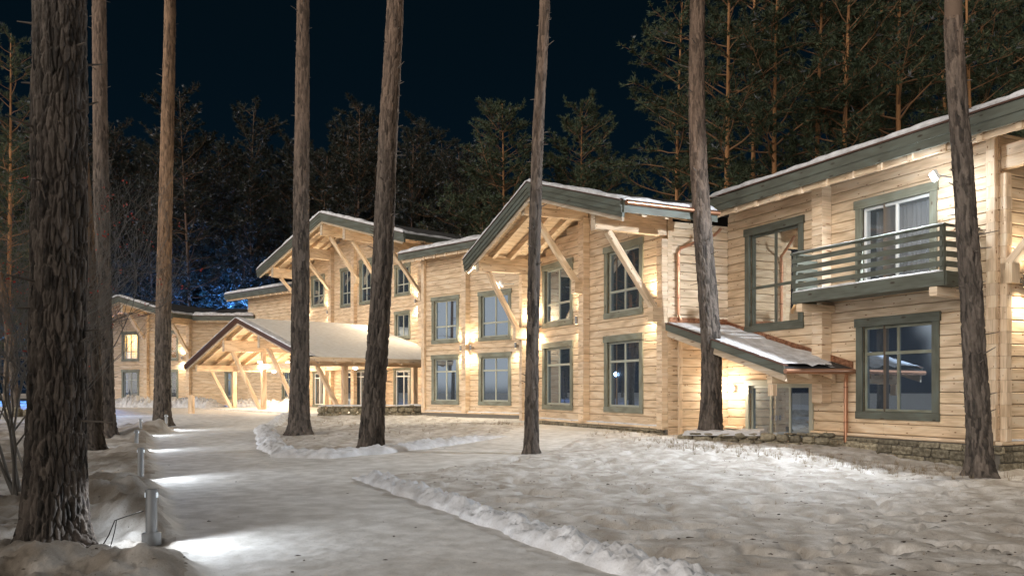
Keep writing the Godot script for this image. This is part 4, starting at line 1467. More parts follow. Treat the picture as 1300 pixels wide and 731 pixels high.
# ------------------------------------------------------------------ foreground pines
func pine_trunk(label: String, at: Vector2, bend: Array, r0: float, r1: float, height: float, around: int, seed_: int, orange: float, group := "tall pines round the path") -> Node3D:
	var y0 := gh(at.x, at.y) - 0.04
	var t := thing("pine_tree", label, "tree", Vector3(at.x, y0, at.y), group)
	var cell := noise(seed_, 1.0, 1, FastNoiseLite.TYPE_CELLULAR)
	cell.cellular_return_type = FastNoiseLite.RETURN_DISTANCE2_SUB
	cell.cellular_jitter = 1.0
	var tone := noise(seed_, 1.0, 1, FastNoiseLite.TYPE_CELLULAR)
	tone.cellular_return_type = FastNoiseLite.RETURN_CELL_VALUE
	tone.cellular_jitter = 1.0
	var soft := noise(seed_ + 1, 1.0, 4)
	# plates smaller than a pixel are left out; rows as far apart as the columns
	var step := TAU * r0 / around * 1.5
	var rows := mini(int(height / step), 900)
	var young_c := Color(0.185, 0.115, 0.070) if orange < 6.0 else Color(0.135, 0.092, 0.066)
	var p := PackedVector3Array()
	var cc := PackedColorArray()
	var plate := 0.046 if r0 < 0.29 and around > 140 else 0.062
	for r in rows + 1:
		var y := height * r / rows
		var k := y / height
		var rad := lerpf(r0, r1, k) * (1 + 0.22 * exp(-y * 1.6) + 0.30 * exp(-y * 7.0))
		var mid := bend_at(bend, y)
		for s in around + 1:
			var an := TAU * (s % around) / around
			var dx := cos(an)
			var dz := sin(an)
			var fl := 1.0 + 0.13 * exp(-y * 3.0) * sin(an * 5 + seed_) + 0.05 * soft.get_noise_3d(dx * 1.5, y * 0.7, dz * 1.5)
			var q := Vector3(dx * rad, y * 0.21, dz * rad) / plate
			q += Vector3(soft.get_noise_3d(q.x * 0.3, q.y * 0.3, q.z * 0.3), soft.get_noise_3d(q.z * 0.3, q.x * 0.3, q.y * 0.3 + 9), 0) * 0.7
			var fis := smoothstep(0.0, 0.34, cell.get_noise_3dv(q) + 1.0)
			var deep := lerpf(0.034, 0.014, clampf(y / maxf(orange, 0.1), 0, 1)) * r0 / 0.28
			var g := soft.get_noise_3d(q.x * 1.1, q.y * 1.6, q.z * 1.1)
			var rr := rad * fl + (fis - 1.0) * deep + g * 0.006 + 0.012 * soft.get_noise_3d(dx, y * 0.5, dz)
			p.append(mid + Vector3(dx * rr, 0, dz * rr))
			var tv := tone.get_noise_3dv(q)
			var old := Color(0.082, 0.067, 0.056) * (1.0 + 0.65 * tv + 0.60 * g)
			var young := young_c * (1.0 + 0.5 * tv + 0.5 * g)
			var mix := smoothstep(orange * 0.7, orange * 1.5, y + 1.2 * soft.get_noise_2d(an * 0.6, y * 0.3))
			cc.append(old.lerp(young, mix))
	var mb := MB.new()
	mb.grid(p, rows + 1, around + 1, cc)
	# the grid runs round and up: make it face outward
	var flip := mb.n.size() > 0 and mb.n[(rows / 2) * (around + 1)].x < 0
	if flip:
		for k in mb.n.size():
			mb.n[k] = -mb.n[k]
		for k in range(0, mb.i.size(), 3):
			var sw := mb.i[k + 1]
			mb.i[k + 1] = mb.i[k + 2]
			mb.i[k + 2] = sw
	# weld the seam's normals
	for r in rows + 1:
		var a := r * (around + 1)
		var b := a + around
		var nn := (mb.n[a] + mb.n[b]).normalized()
		mb.n[a] = nn
		mb.n[b] = nn
	part("trunk", mb, M.bark, t)
	# broken twig stubs
	var st := MB.new()
	for k in 44:
		var y := rng.randf_range(1.2, height)
		var mid := bend_at(bend, y)
		var an := rng.randf() * TAU
		var rad := lerpf(r0, r1, y / height)
		var dir := Vector3(cos(an), rng.randf_range(-0.1, 0.5), sin(an))
		var ln := rng.randf_range(0.04, 0.14) * (1.0 if rng.randf() < 0.75 else 2.6)
		st.col = Color(0.12, 0.10, 0.085)
		st.tube([mid + dir * rad * 0.9, mid + dir * (rad + ln)], [0.016, 0.007], 5)
	part("twig_stubs", st, M.far_bark, t).set_meta("kind", "stuff")
	# the crown stands far above the picture
	var top := bend_at(bend, height)
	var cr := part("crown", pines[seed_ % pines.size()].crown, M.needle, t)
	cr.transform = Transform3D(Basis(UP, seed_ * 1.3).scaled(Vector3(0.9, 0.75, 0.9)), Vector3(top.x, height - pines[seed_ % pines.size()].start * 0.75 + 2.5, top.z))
	var ext := MB.new()
	ext.col = young_c
	ext.tube([top - UP * 0.05, top + UP * 4.0, top + UP * 9.0], [r1 * 0.98, r1 * 0.6, r1 * 0.15], 12)
	part("leader", ext, M.far_bark, t)
	return t

# ------------------------------------------------------------------ forest pines: a few kinds, each placed many times
var pines := []
func make_pine(seed_: int, H: float, start: float, R: float, branches: int, pointed: float, frost: float, tone: float) -> Dictionary:  # tone darkens needles and bark; low values stand in for lack of light
	var g := RandomNumberGenerator.new()
	g.seed = seed_
	var wood := MB.new()
	var leaf := MB.new()
	var lean := Vector3(g.randf_range(-0.3, 0.3), 0, g.randf_range(-0.3, 0.3))
	var pts := []
	var rad := []
	for k in 12:
		var f := k / 11.0
		pts.append(Vector3(sin(f * 4 + seed_) * 0.14, f * H, cos(f * 3 + seed_) * 0.14) + lean * f * f * 2)
		rad.append(lerpf(0.19, 0.03, pow(f, 0.9)))
	var spine := Curve3D.new()
	for q in pts:
		spine.add_point(q)
	for k in 11:
		var f := k / 11.0
		wood.col = Color(0.125, 0.095, 0.07).lerp(Color(0.37, 0.185, 0.078) if tone > 0.5 else Color(0.12, 0.075, 0.05), smoothstep(0.12, 0.36, f)) * g.randf_range(0.85, 1.15)
		wood.tube([pts[k], pts[k + 1]], [rad[k], rad[k + 1]], 9, false)
	for b in branches:
		var f := float(b) / branches
		var h := lerpf(start, H * 0.985, pow(f, 0.9))
		var k := (h - start) / (H - start)
		var shape: float = lerpf(sqrt(maxf(1.0 - k * k, 0.0)) * (0.55 + 0.45 * minf(k * 4.0, 1.0)) * 0.92 + 0.12, pow(maxf(1.0 - k, 0.0), 0.6) + 0.10, pointed)
		var ln: float = R * maxf(shape, 0.22) * g.randf_range(0.6, 1.12)
		var an := b * 2.399 + g.randf_range(-0.4, 0.4)
		var root := spine.samplef(h / H * 11.0)
		var dir := Vector3(cos(an), g.randf_range(0.05, 0.5) + k * 0.35, sin(an)).normalized()
		var bp := [root]
		var br := [0.05 * (1.1 - k * 0.7)]
		var p := root
		var seg := 5
		for s in seg:
			dir = (dir + Vector3(g.randf_range(-0.28, 0.28), g.randf_range(-0.20, 0.24), g.randf_range(-0.28, 0.28))).normalized()
			p += dir * ln / seg
			bp.append(p)
			br.append(br[0] * (1.0 - 0.8 * (s + 1) / seg))
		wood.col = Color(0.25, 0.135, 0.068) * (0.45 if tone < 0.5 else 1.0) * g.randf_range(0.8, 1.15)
		wood.tube(bp, br, 5, false)
		var cur := Curve3D.new()
		for q in bp:
			cur.add_point(q)
		var subs := int(5 + ln * 3.2)
		for s in subs:
			var at := lerpf(0.25, 1.0, (s + 0.5) / subs)
			var o := cur.samplef(at * seg)
			var sl := ln * 0.34 * (1.15 - at * 0.6) * g.randf_range(0.5, 1.2)
			var sd := (dir * 0.7 + Vector3(g.randf_range(-1, 1), g.randf_range(-0.25, 0.55), g.randf_range(-1, 1))).normalized()
			var e := o + sd * sl
			wood.tube([o, e], [0.012, 0.005], 3, false)
			var tufts := 2 + int(sl * 4.5)
			for q in tufts:
				var c0 := o.lerp(e, lerpf(0.35, 1.08, (q + 0.5) / tufts)) + Vector3(g.randf_range(-0.06, 0.06), g.randf_range(-0.04, 0.06), g.randf_range(-0.06, 0.06))
				var shade := g.randf_range(0.7, 1.35)
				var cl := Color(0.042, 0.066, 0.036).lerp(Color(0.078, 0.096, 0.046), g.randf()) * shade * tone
				if g.randf() < frost:
					cl = Color(0.34, 0.36, 0.38) * shade * 0.5
				for m in 8:
					var nd := (sd * 0.55 + Vector3(g.randf_range(-1, 1), g.randf_range(-0.5, 1.0), g.randf_range(-1, 1))).normalized()
					var nl := g.randf_range(0.16, 0.34)
					var sidev := nd.cross(Vector3(g.randf_range(-1, 1), g.randf_range(-1, 1), g.randf_range(-1, 1))).normalized() * 0.026
					leaf.col = cl
					leaf.tri(c0 - sidev, c0 + sidev, c0 + nd * nl)
	# dead limbs under the crown
	for b in 9:
		var h := lerpf(start * 0.35, start, g.randf())
		var an := g.randf() * TAU
		var root := spine.samplef(h / H * 11.0)
		var dir := Vector3(cos(an), g.randf_range(-0.1, 0.4), sin(an))
		var e := root + dir * g.randf_range(0.5, 1.9)
		var m2 := root.lerp(e, 0.55) + Vector3(0, g.randf_range(-0.15, 0.2), 0)
		wood.col = Color(0.15, 0.11, 0.075)
		wood.tube([root, m2, e], [0.028, 0.018, 0.006], 4, false)
		wood.tube([m2, m2 + Vector3(g.randf_range(-0.5, 0.5), 0.3, g.randf_range(-0.5, 0.5))], [0.012, 0.004], 3, false)
	return {"wood": wood.mesh(), "crown": leaf.mesh(), "start": start, "H": H}

func forest_pine(k: int, x: float, z: float, turn: float, scale_: float, label: String, group: String, wide := 1.0) -> void:
	var t := thing("forest_pine", label, "tree", Vector3(x, base_height(x, z), z), group)
	var tr := part("trunk", pines[k].wood, M.far_bark, t)
	var cr := part("crown", pines[k].crown, M.needle, t)
	t.basis = Basis(UP, turn).scaled(Vector3(scale_ * wide, scale_, scale_ * wide))

func build_forest() -> void:
	var back := "forest pines behind the lodge"
	# behind the wing with the balcony
	for q in [[10.0, -38.0, 0, 1.05], [12.0, -37.5, 1, 1.0], [14.2, -38.5, 3, 1.05], [15.0, -37.0, 2, 1.0], [17.6, -37.6, 1, 1.1], [20.6, -37.0, 0, 1.0], [13.0, -45, 2, 1.15], [18.5, -46, 3, 1.2], [23.5, -41, 2, 1.1], [26.5, -40, 1, 1.15], [25, -47, 3, 1.2], [30, -45, 0, 1.2], [22, -49, 1, 1.25], [9.3, -46, 1, 1.0], [31, -37, 3, 1.1], [28, -33, 2, 1.05], [33, -42, 2, 1.1]]:
		forest_pine(q[2], q[0], q[1], q[0] * 2.1, q[3], "tall pine with orange trunk behind the wing with the balcony", "tall orange-trunked pines behind the balcony wing")
	# behind the gables in the middle
	for q in [[-0.5, -61, 4, 1.04, 1.05], [5.2, -62, 4, 1.06, 1.0], [-3.9, -64, 6, 0.9, 1.0], [8.0, -60, 5, 0.78, 1.0], [-1.8, -58, 5, 0.7, 1.0], [11.2, -52, 5, 0.85, 1.0], [1.8, -72, 5, 0.9, 1.0], [-8, -80, 5, 0.85, 1.0], [12.5, -66, 4, 0.8, 1.0]]:
		forest_pine(q[2], q[0], q[1], q[0] * 1.7, q[3], "full-crowned pine rising behind the gables", "full-crowned pines behind the gables", q[4])
	# forest beyond the left half; its lack of light is put into dark colours
	var g := RandomNumberGenerator.new()
	g.seed = 44
	for row in 5:
		for k in 20:
			var x := -104.0 + k * 5.2 + g.randf_range(-2.0, 2.0)
			var z := -83.0 - row * 7.5 + g.randf_range(-2.6, 2.6)
			if x > -1 - row * 2:
				continue
			forest_pine([8, 9, 8, 9, 6, 7, 9][g.randi() % 7], x, z, g.randf() * TAU, g.randf_range(1.0, 1.3) + row * 0.06, "pine coloured dark in place of shade in the forest beyond the left wing", "pines coloured dark in place of shade beyond the left wing")
	for q in [[-28.4, -46.5, 2, 0.9], [-34, -52, 3, 0.95], [-44, -56, 0, 0.95], [-52, -66, 2, 1.0], [-40, -66, 4, 0.95], [-47, -74, 3, 1.0], [-58, -78, 5, 1.0], [-66, -70, 1, 1.0], [-36, -44, 1, 1.0]]:
		forest_pine(q[2], q[0], q[1], q[0], q[3], "pine standing on open snow left of the far wing", "pines on the open snow left of the lodge")
	# unseen young spruces, added beside the standpoint to shade the verge left of the path
	for q in [[-9.5, -5.0, 0.42], [-11.2, -7.0, 0.46], [-9.0, -2.6, 0.44], [-12.5, -4.0, 0.5], [-14.0, -8.2, 0.5], [-15.5, -5.6, 0.52], [-11.0, -1.0, 0.46], [-14.5, -1.5, 0.52], [-18.0, -9.0, 0.55], [-18.5, -4.0, 0.55], [-8.0, 0.2, 0.42], [-17.5, -13.0, 0.5], [-22.0, -14.0, 0.55], [-22.0, -8.0, 0.55]]:
		forest_pine(7, q[0], q[1], q[0] * 3.3, q[2], "added young bushy spruce out of view, shading the verge left of the path", "added young spruces shading the verge left of the path")

# ------------------------------------------------------------------ bare shrub with the last red leaves
func grow(mb: MB, lf: MB, g: RandomNumberGenerator, p: Vector3, d: Vector3, ln: float, r: float, depth: int) -> void:
	var pts := [p]
	var rad := [r]
	for s in 4:
		d = (d + Vector3(g.randf_range(-0.25, 0.25), g.randf_range(-0.12, 0.22), g.randf_range(-0.25, 0.25))).normalized()
		p += d * ln / 4
		pts.append(p)
		rad.append(r * (1 - 0.13 * (s + 1)))
	mb.tube(pts, rad, 4 if depth < 3 else 6, false)
	if depth == 0:
		if g.randf() < 0.06:
			for k in g.randi_range(1, 4):
				var c := p + Vector3(g.randf_range(-0.05, 0.05), g.randf_range(-0.07, 0.02), g.randf_range(-0.05, 0.05))
				var a := Vector3(g.randf_range(-1, 1), g.randf_range(-1, 0.2), g.randf_range(-1, 1)).normalized() * 0.045
				var b := a.cross(Vector3(g.randf_range(-1, 1), g.randf_range(-1, 1), g.randf_range(-1, 1))).normalized() * 0.014
				lf.quad(c, c + a * 0.5 + b, c + a, c + a * 0.5 - b)
		return
	var n := 3 if depth > 1 else g.randi_range(3, 4)
	for k in n:
		var at: Vector3 = pts[4 - mini(k, 3)]
		var nd := (d + Vector3(g.randf_range(-0.9, 0.9), g.randf_range(-0.35, 0.6), g.randf_range(-0.9, 0.9))).normalized()
		grow(mb, lf, g, at, nd, ln * g.randf_range(0.6, 0.85), r * 0.58, depth - 1)

func shrub(label: String, at: Vector2, stems: int, size: float, seed_: int, depth := 4) -> void:
	var t := thing("rowan_shrub", label, "shrub", Vector3(at.x, gh(at.x, at.y) - 0.03, at.y))
	var g := RandomNumberGenerator.new()
	g.seed = seed_
	var lf := MB.new()
	for k in stems:
		var mb := MB.new()
		var an := TAU * k / stems + g.randf()
		grow(mb, lf, g, Vector3(cos(an), 0, sin(an)) * 0.12, Vector3(cos(an) * 0.22, 1, sin(an) * 0.22).normalized(), size * g.randf_range(0.8, 1.15), 0.024, depth)
		part("stem", mb, M.twig, t)
	if lf.v.size() > 0:
		part("red_leaves", lf, M.red_leaf, t)

# ------------------------------------------------------------------ bollard lamps along the path
func bollard(at: Vector2, aim: Vector2, label: String, foot: bool) -> void:
	var t := thing("bollard_lamp", label, "bollard lamp", Vector3(at.x, gh(at.x, at.y) - 0.02, at.y), "steel bollard lamps along the path")
	var mb := MB.new()
	mb.tube([Vector3(0, 0, 0), Vector3(0, 0.56, 0)], [0.058, 0.058], 18)
	part("post", mb, M.steel, t)
	var cap := MB.new()
	cap.tube([Vector3(0, 0.561, 0), Vector3(0, 0.578, 0), Vector3(0, 0.588, 0)], [0.064, 0.064, 0.05], 18)
	part("cap", cap, M.steel, t)
	for k in [-1, 1]:
		var ln := MB.new()
		ln.box(Vector3(0.057 if k == 1 else -0.063, 0.50, -0.022), Vector3(0.063 if k == 1 else -0.057, 0.55, 0.022), 0.002)
		part("lamp_lens", ln, M.slot_glow, t)
	if foot:
		var ft := MB.new()
		ft.tube([Vector3(0, 0.0, 0), Vector3(0, 0.12, 0), Vector3(0, 0.135, 0)], [0.098, 0.098, 0.075], 20)
		part("foot", ft, M.steel, t)
	var d := (aim - at).normalized()
	spot(t, Vector3(d.x * 0.075, 0.535, d.y * 0.075), Vector3(d.x, -0.26, d.y), 3.5, 66, COOL, 0.06)
	spot(t, Vector3(-d.x * 0.075, 0.535, -d.y * 0.075), Vector3(-d.x, -0.80, -d.y), 0.8, 62, COOL, 0.02)

func pole_lamp(x: float, z: float, h: float, e: float, label: String) -> void:
	var t := thing("pole_lamp", label, "street lamp", Vector3(x, base_height(x, z) - 0.02, z), "cold pole lamps in the forest")
	var mb := MB.new()
	mb.tube([Vector3.ZERO, Vector3(0, h, 0), Vector3(0.1, h + 0.2, 0.05), Vector3(0.6, h + 0.3, 0.2)], [0.07, 0.05, 0.04, 0.035], 10)
	part("pole", mb, M.steel, t)
	var hd := MB.new()
	hd.box(Vector3(0.5, h + 0.26, 0.08), Vector3(1.05, h + 0.34, 0.34), 0.02)
	part("lamp_head", hd, M.steel, t)
	var gl := MB.new()
	gl.box(Vector3(0.56, h + 0.235, 0.11), Vector3(1.0, h + 0.258, 0.31), 0.004)
	part("lamp_glass", gl, M.cold_glow, t)
	omni(t, Vector3(0.78, h + 0.12, 0.21), e, BLUE, 0.15)

# ------------------------------------------------------------------ the rest
func build_things() -> void:
	# pines round the path
	pine_trunk("thickest pine, deep fissured dark bark, beside the bollard lamp with a round foot", Vector2(-4.75, -8.6), [[0, 0, 0], [0.03, 3, 0], [0.08, 7, 0.05]], 0.285, 0.25, 7.0, 230, 1, 9.0)
	pine_trunk("pine with a slightly leaning trunk growing behind the thickest pine", Vector2(-11.35, -22.3), [[0, 0, 0], [-0.1, 4, 0], [-0.35, 8, 0], [-0.7, 12.5, 0.1]], 0.29, 0.20, 12.5, 90, 2, 5.0)
	pine_trunk("straight dark pine close beside the slightly leaning one", Vector2(-13.2, -26.9), [[0, 0, 0], [-0.15, 6, 0], [-0.25, 14.5, 0]], 0.27, 0.21, 14.5, 80, 3, 9.0)
	pine_trunk("pine with a pale orange upper trunk beside the farthest bollard lamp", Vector2(-15.0, -35.4), [[0, 0, 0], [0.12, 8, 0], [0.35, 18.5, 0]], 0.35, 0.23, 18.5, 76, 4, 5.5)
	pine_trunk("pine growing in the snowy island before the entrance canopy", Vector2(-6.95, -27.0), [[0, 0, 0], [0.05, 6, 0], [0.12, 14.5, 0]], 0.33, 0.20, 14.5, 84, 5, 8.0)
	pine_trunk("leaning pine at the near rim of the snowy island", Vector2(-3.58, -21.0), [[0, 0, 0], [0.25, 4.2, 0], [0.42, 8, 0], [0.62, 11.8, 0]], 0.30, 0.215, 11.8, 96, 6, 7.5)
	pine_trunk("slim dark pine before the log gable", Vector2(0.46, -20.0), [[0, 0, 0], [0.06, 4, 0], [0.16, 7.5, 0], [0.34, 11.2, 0]], 0.168, 0.125, 11.2, 72, 7, 7.0)
	pine_trunk("pine standing in the stone-edged bed before the porch", Vector2(5.55, -23.1), [[0, 0, 0], [0.02, 2.5, 0], [-0.22, 6, 0], [-0.38, 9, 0], [-0.36, 12.6, 0]], 0.30, 0.205, 12.6, 90, 8, 6.5)
	pine_trunk("nearly black pine before the balcony corner of the lodge", Vector2(9.42, -16.6), [[0, 0, 0], [-0.10, 2.0, 0], [-0.28, 5, 0], [-0.55, 9.2, 0]], 0.235, 0.175, 9.2, 84, 9, 8.0)
	pine_trunk("thin leaning pine on the open snow far left", Vector2(-27.6, -46.0), [[0, 0, 0], [-0.5, 5, 0], [-1.4, 10, 0], [-2.8, 22, 0]], 0.2, 0.12, 22.0, 40, 10, 4.0)
	shrub("bare rowan shrub with a few red leaves behind the thickest pine", Vector2(-7.0, -11.8), 8, 1.75, 5, 5)
	shrub("bare tall shrub with sparse red leaves between the leaning pines", Vector2(-9.3, -16.0), 4, 1.8, 8)
	shrub("bare grey shrub on the open snow left of the path", Vector2(-16.5, -24.5), 5, 1.6, 12)
	# snow banks
	snow_bank("long bank of shovelled snow between the path and the trampled lawn", [[-2.75, -15.5], [-1.75, -13.4], [-0.52, -11.0], [0.58, -8.7], [1.37, -7.2], [2.2, -5.4], [2.8, -4.3]], 0.56, 0.16, 61, "", 0.6)
	snow_bank("curved bank of snow round the island with two pines", [[-12.2, -45.5], [-10.6, -37.5], [-9.3, -31.0], [-6.5, -22.4], [-5.4, -19.9], [-4.2, -19.4], [-3.2, -20.5], [-2.0, -22.6], [-0.4, -25.8]], 0.75, 0.17, 62, "", 0.8)
	snow_bank("lumpy heap of snow along the foot of the far left wing", [[-36, -69.5], [-31, -67.2], [-26.5, -66.0], [-22.8, -64.2]], 2.0, 0.75, 63, "", 0.35)
	snow_bank("row of snow lumps behind the canopy posts", [[-21.6, -63.5], [-18.5, -61.6], [-15.5, -59.6]], 1.3, 0.6, 64, "", 0.35)
	# bollards
	var spots := [[-3.82, -8.75, "steel bollard lamp on a wide round foot beside the thickest pine"], [-6.92, -15.4, "second steel bollard lamp along the path from the round-footed one"], [-10.5, -23.1, "third steel bollard lamp along the path from the round-footed one"], [-13.0, -28.9, "fourth steel bollard lamp along the path from the round-footed one"], [-13.9, -33.2, "steel bollard lamp at the foot of the orange-topped pine"]]
	for k in 5:
		var s: Array = spots[k]
		bollard(Vector2(s[0], s[1]), Vector2(s[0] + 4.0, s[1] + 0.15), s[2], k == 0)
	# cable at the first bollard
	var cb := thing("cable", "thin loose cable hanging from the bollard with the round foot", "cable", Vector3(-3.88, gh(-3.88, -8.75), -8.75))
	var cm := MB.new()
	cm.tube([Vector3(0, 0.36, 0.05), Vector3(-0.16, 0.31, 0.09), Vector3(-0.27, 0.27, 0.12), Vector3(-0.32, 0.12, 0.15), Vector3(-0.38, 0.0, 0.18)], [0.006, 0.006, 0.006, 0.006, 0.006], 6)
	cm.tube([Vector3(-0.25, 0.28, 0.12), Vector3(-0.26, 0.15, 0.15), Vector3(-0.28, 0.0, 0.2)], [0.005, 0.005, 0.005], 6)
	part("wire", cm, M.dark, cb)
	# stone walls
	walls_of_stone()
	# wooden post by the entrance
	var wp := thing("wooden_post", "short squared timber post at the edge of the entrance terrace", "post", Vector3(-19.1, gh(-19.1, -49.2) - 0.03, -49.2))
	tbox("shaft", wp, Vector3(-0.15, 0, -0.15), Vector3(0.15, 1.10, 0.15), M.timber, 0.03)
	tbox("cap", wp, Vector3(-0.13, 1.102, -0.13), Vector3(0.13, 1.14, 0.13), M.timber, 0.03)
	# terrace before the doors
	var te := MB.new()
	var O := Vector2(-17.0, -51.0)
	var xf := frame_at(O, O + Vector2(0.617, 0.787))
	te.prism([Vector2(-10.2, -9.0), Vector2(9.6, -9.0), Vector2(9.6, -1.0), Vector2(-10.2, -1.0)], xf * Vector3(0, 0.16, 0), UP, xf.basis.x, xf.basis.z, 0.20)
	struct("terrace", te, M.path)
	# fence and pole lamps in the left background
	var fe := thing("wire_fence", "low dark wire fence before the forest on the far left", "fence", Vector3(-46, 0.2, -64))
	for k in 12:
		tbox("post", fe, Vector3(-14 + k * 2.4, -0.3, -0.03), Vector3(-13.94 + k * 2.4, 1.5, 0.03), M.dark)
	for k in 6:
		tbox("wire", fe, Vector3(-14, 0.2 + k * 0.24, -0.012), Vector3(12.4, 0.22 + k * 0.24, 0.012), M.dark)
	pole_lamp(-40.6, -78, 6.0, 240.0, "cold pole lamp at the forest edge left of the lodge")
	pole_lamp(-29.0, -86, 9.5, 420.0, "cold pole lamp among the trees behind the far left wing")
	pole_lamp(-14.0, -88, 9.5, 420.0, "cold pole lamp among the trees behind the hall gable")
	pole_lamp(-56.0, -90, 9.0, 350.0, "cold pole lamp deep in the forest beyond the wire fence")
	var gp := thing("garden_lamp", "low cold garden lamp on the open snow behind the leaning pine", "lamp", Vector3(-23.4, base_height(-23.4, -44.89), -44.89))
	var gm := MB.new()
	gm.tube([Vector3.ZERO, Vector3(0, 2.41, 0)], [0.06, 0.05], 10)
	part("pole", gm, M.steel, gp)
	var gh_ := MB.new()
	gh_.box(Vector3(-0.12, 2.41, -0.14), Vector3(0.10, 2.65, 0.14), 0.02)
	part("lamp_head", gh_, M.steel, gp)
	var gg := MB.new()
	gg.box(Vector3(0.101, 2.44, -0.11), Vector3(0.108, 2.62, 0.11), 0.003)
	part("lamp_glass", gg, M.beam_glow, gp)
	spot(gp, Vector3(0.13, 2.53, 0), Vector3(1, -0.1, 0.6), 14.0, 70, Color(0.75, 0.87, 1.0), 0.1)
	# brushwood on the open snow
	var br := thing("brushwood_heap", "small heap of snowy brushwood and stones on the open snow", "brushwood", Vector3(-26.2, gh(-26.2, -43.0), -43.0))
	for k in 7:
		var o := MeshInstance3D.new()
		o.mesh = rocks[k % 5]
		o.material_override = M.snow if k % 2 == 0 else M.stone_tints[k % 4]
		o.name = "lump"
		br.add_child(o, true)
		o.transform = Transform3D(Basis(UP, k * 1.1).scaled(Vector3(0.9, 0.6, 0.8) * rng.randf_range(0.6, 1.3)), Vector3(rng.randf_range(-1.3, 1.3), 0.18, rng.randf_range(-0.5, 0.5)))
	grass()
	litter()

# fallen cones, bark flakes and twigs on the snow
func litter() -> void:
	var g := RandomNumberGenerator.new()
	g.seed = 19
	var bit := MB.new()
	bit.tube([Vector3(-0.5, 0, 0), Vector3(-0.1, 0.25, 0.1), Vector3(0.5, 0.05, -0.1)], [0.22, 0.30, 0.12], 5)
	var xs := []
	for k in 1700:
		var d := 5.5 * pow(42.0 / 5.5, g.randf())
		var x := d * g.randf_range(-0.68, 0.68)
		if x > 3.0 + d * 0.1 and d > 21.0:
			continue
		var on := ground_at(x, -d)
		if on[1] < 0.5 and g.randf() < 0.9:
			continue
		var s := g.randf_range(0.007, 0.018) * (1.0 if g.randf() < 0.85 else 2.0)
		xs.append(Transform3D(Basis(UP, g.randf() * TAU).scaled(Vector3(s * g.randf_range(1.0, 3.5), s, s)), Vector3(x, on[0] + 0.002, -d)))
	var mm := MultiMesh.new()
	mm.transform_format = MultiMesh.TRANSFORM_3D
	mm.mesh = bit.mesh()
	mm.instance_count = xs.size()
	for k in xs.size():
		mm.set_instance_transform(k, xs[k])
	var o := MultiMeshInstance3D.new()
	o.multimesh = mm
	o.material_override = mat(lin(0.055, 0.042, 0.032), 0.95)
	o.name = "forest_litter"
	add_child(o)
	tag(o, "dark bark flakes cones and twigs scattered over the snow", "litter")
	o.set_meta("kind", "stuff")

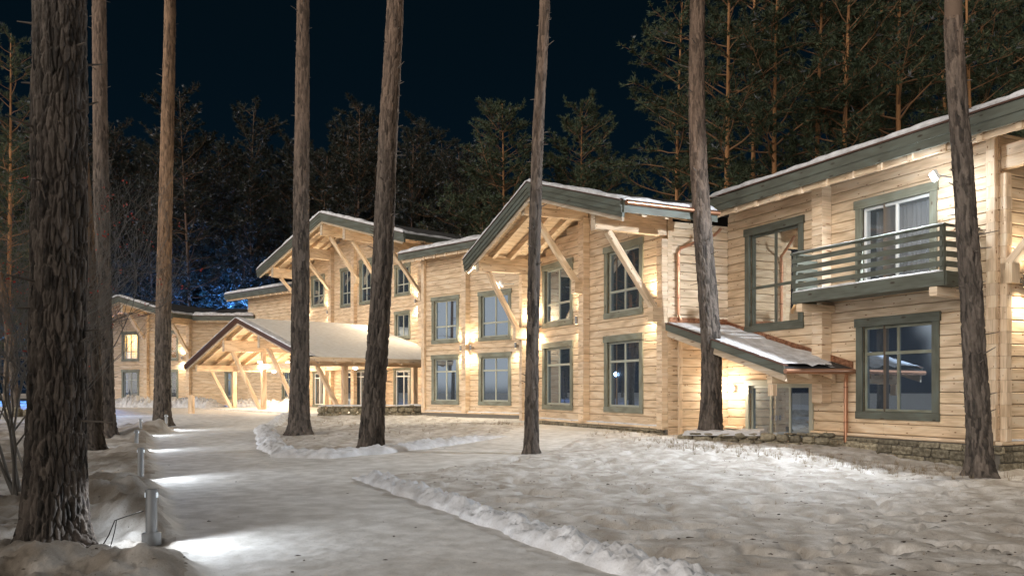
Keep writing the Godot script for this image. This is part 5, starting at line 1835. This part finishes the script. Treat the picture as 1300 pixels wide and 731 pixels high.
func walls_of_stone() -> void:
	var a := Vector2(-10.0, -42.6)
	var b := Vector2(-4.75, -44.4)
	var t := thing("stone_wall", "low rubble stone wall capped with snow beside the entrance canopy", "stone wall", Vector3((a.x + b.x) / 2, 0.25, (a.y + b.y) / 2))
	var xf := Transform3D(Basis.IDENTITY, -t.position) * frame_at(a, b)
	stones(t, xf, (b - a).length(), func(_x): return 0.20, func(x): return 0.82 + 0.06 * sin(x * 3.0), Vector2(0.42, 0.25), 0.45)
	snow_lip(t, xf * Vector3(0, 0.80, 0.2), xf * Vector3((b - a).length(), 0.80, 0.2), xf.basis * Vector3.FORWARD, 0.45, 0.10, M.snow)
	# bed before the porch
	var c := Vector2(4.75, -22.85)
	var d := Vector2(8.25, -21.15)
	var p := thing("stone_bed", "dry stone edging of the raised bed before the porch", "stone wall", Vector3((c.x + d.x) / 2, 0.2, (c.y + d.y) / 2))
	var xq := Transform3D(Basis.IDENTITY, -p.position) * frame_at(c, d)
	stones(p, xq, (d - c).length(), func(x): return 0.24 - x * 0.05, func(x): return 0.47 + x * 0.02, Vector2(0.40, 0.20), 0.34)
	var f := noise(91, 1.3, 3)
	var pts := PackedVector3Array()
	var L := (d - c).length()
	for i in 14:
		for j in 50:
			var x := lerpf(0.0, 2.1, j / 49.0)
			var z := lerpf(0.16, -1.0, i / 13.0)
			var edge := 0.0 if i == 0 or j == 0 or j == 49 else 1.0
			pts.append(xq * Vector3(x, 0.45 + x * 0.02 + edge * (0.07 + 0.06 * f.get_noise_2d(x, z)) - (0.05 if edge == 0 else 0.0), z))
	var mb := MB.new()
	mb.grid(pts, 14, 50)
	part("snow", flip_up(mb), M.snow, p)

func grass() -> void:
	var g := RandomNumberGenerator.new()
	g.seed = 9
	var blade := MB.new()
	for k in 7:
		var an := k * 0.9
		var b := Vector3(cos(an), 0, sin(an)) * g.randf_range(0.0, 0.035)
		var tip := b + Vector3(cos(an) * g.randf_range(0.02, 0.10), g.randf_range(0.06, 0.20), sin(an) * g.randf_range(0.02, 0.10))
		var sd := Vector3(-sin(an), 0, cos(an)) * 0.004
		blade.tri(b - sd, b + sd, tip)
	M.grass.cull_mode = BaseMaterial3D.CULL_DISABLED
	var xs := []
	# thicker along the lodge, sparse over the lawn
	for k in 900:
		var e := g.randf()
		var p: Vector2
		if e < 0.40:
			p = Vector2(4.4, -22.4).lerp(Vector2(9.6, -17.2), g.randf()) + Vector2(g.randf_range(-1.5, 0.5), g.randf_range(-0.3, 1.8))
		elif e < 0.62:
			p = Vector2(0.6, -31.6).lerp(Vector2(4.2, -23.6), g.randf()) + Vector2(g.randf_range(-1.8, 0.2), g.randf_range(-0.2, 0.8))
		elif e < 0.84:
			p = Vector2(g.randf_range(-9.5, 0.5), g.randf_range(-42, -24))
		else:
			p = Vector2(g.randf_range(-1, 10), g.randf_range(-20, -7))
		if maxf(inside(LAWN, p.x, p.y), inside(ISLAND, p.x, p.y)) < 0.3:
			continue
		var s := g.randf_range(0.5, 1.2) * (0.45 if e >= 0.84 else 1.0)
		xs.append(Transform3D(Basis(UP, g.randf() * TAU).scaled(Vector3.ONE * s), Vector3(p.x, gh(p.x, p.y) - 0.01, p.y)))
	var mm := MultiMesh.new()
	mm.transform_format = MultiMesh.TRANSFORM_3D
	mm.mesh = blade.mesh()
	mm.instance_count = xs.size()
	for k in xs.size():
		mm.set_instance_transform(k, xs[k])
	var o := MultiMeshInstance3D.new()
	o.multimesh = mm
	o.material_override = M.grass
	o.name = "dry_grass"
	add_child(o)
	tag(o, "dry brown grass blades poking through the snow", "grass")
	o.set_meta("kind", "stuff")
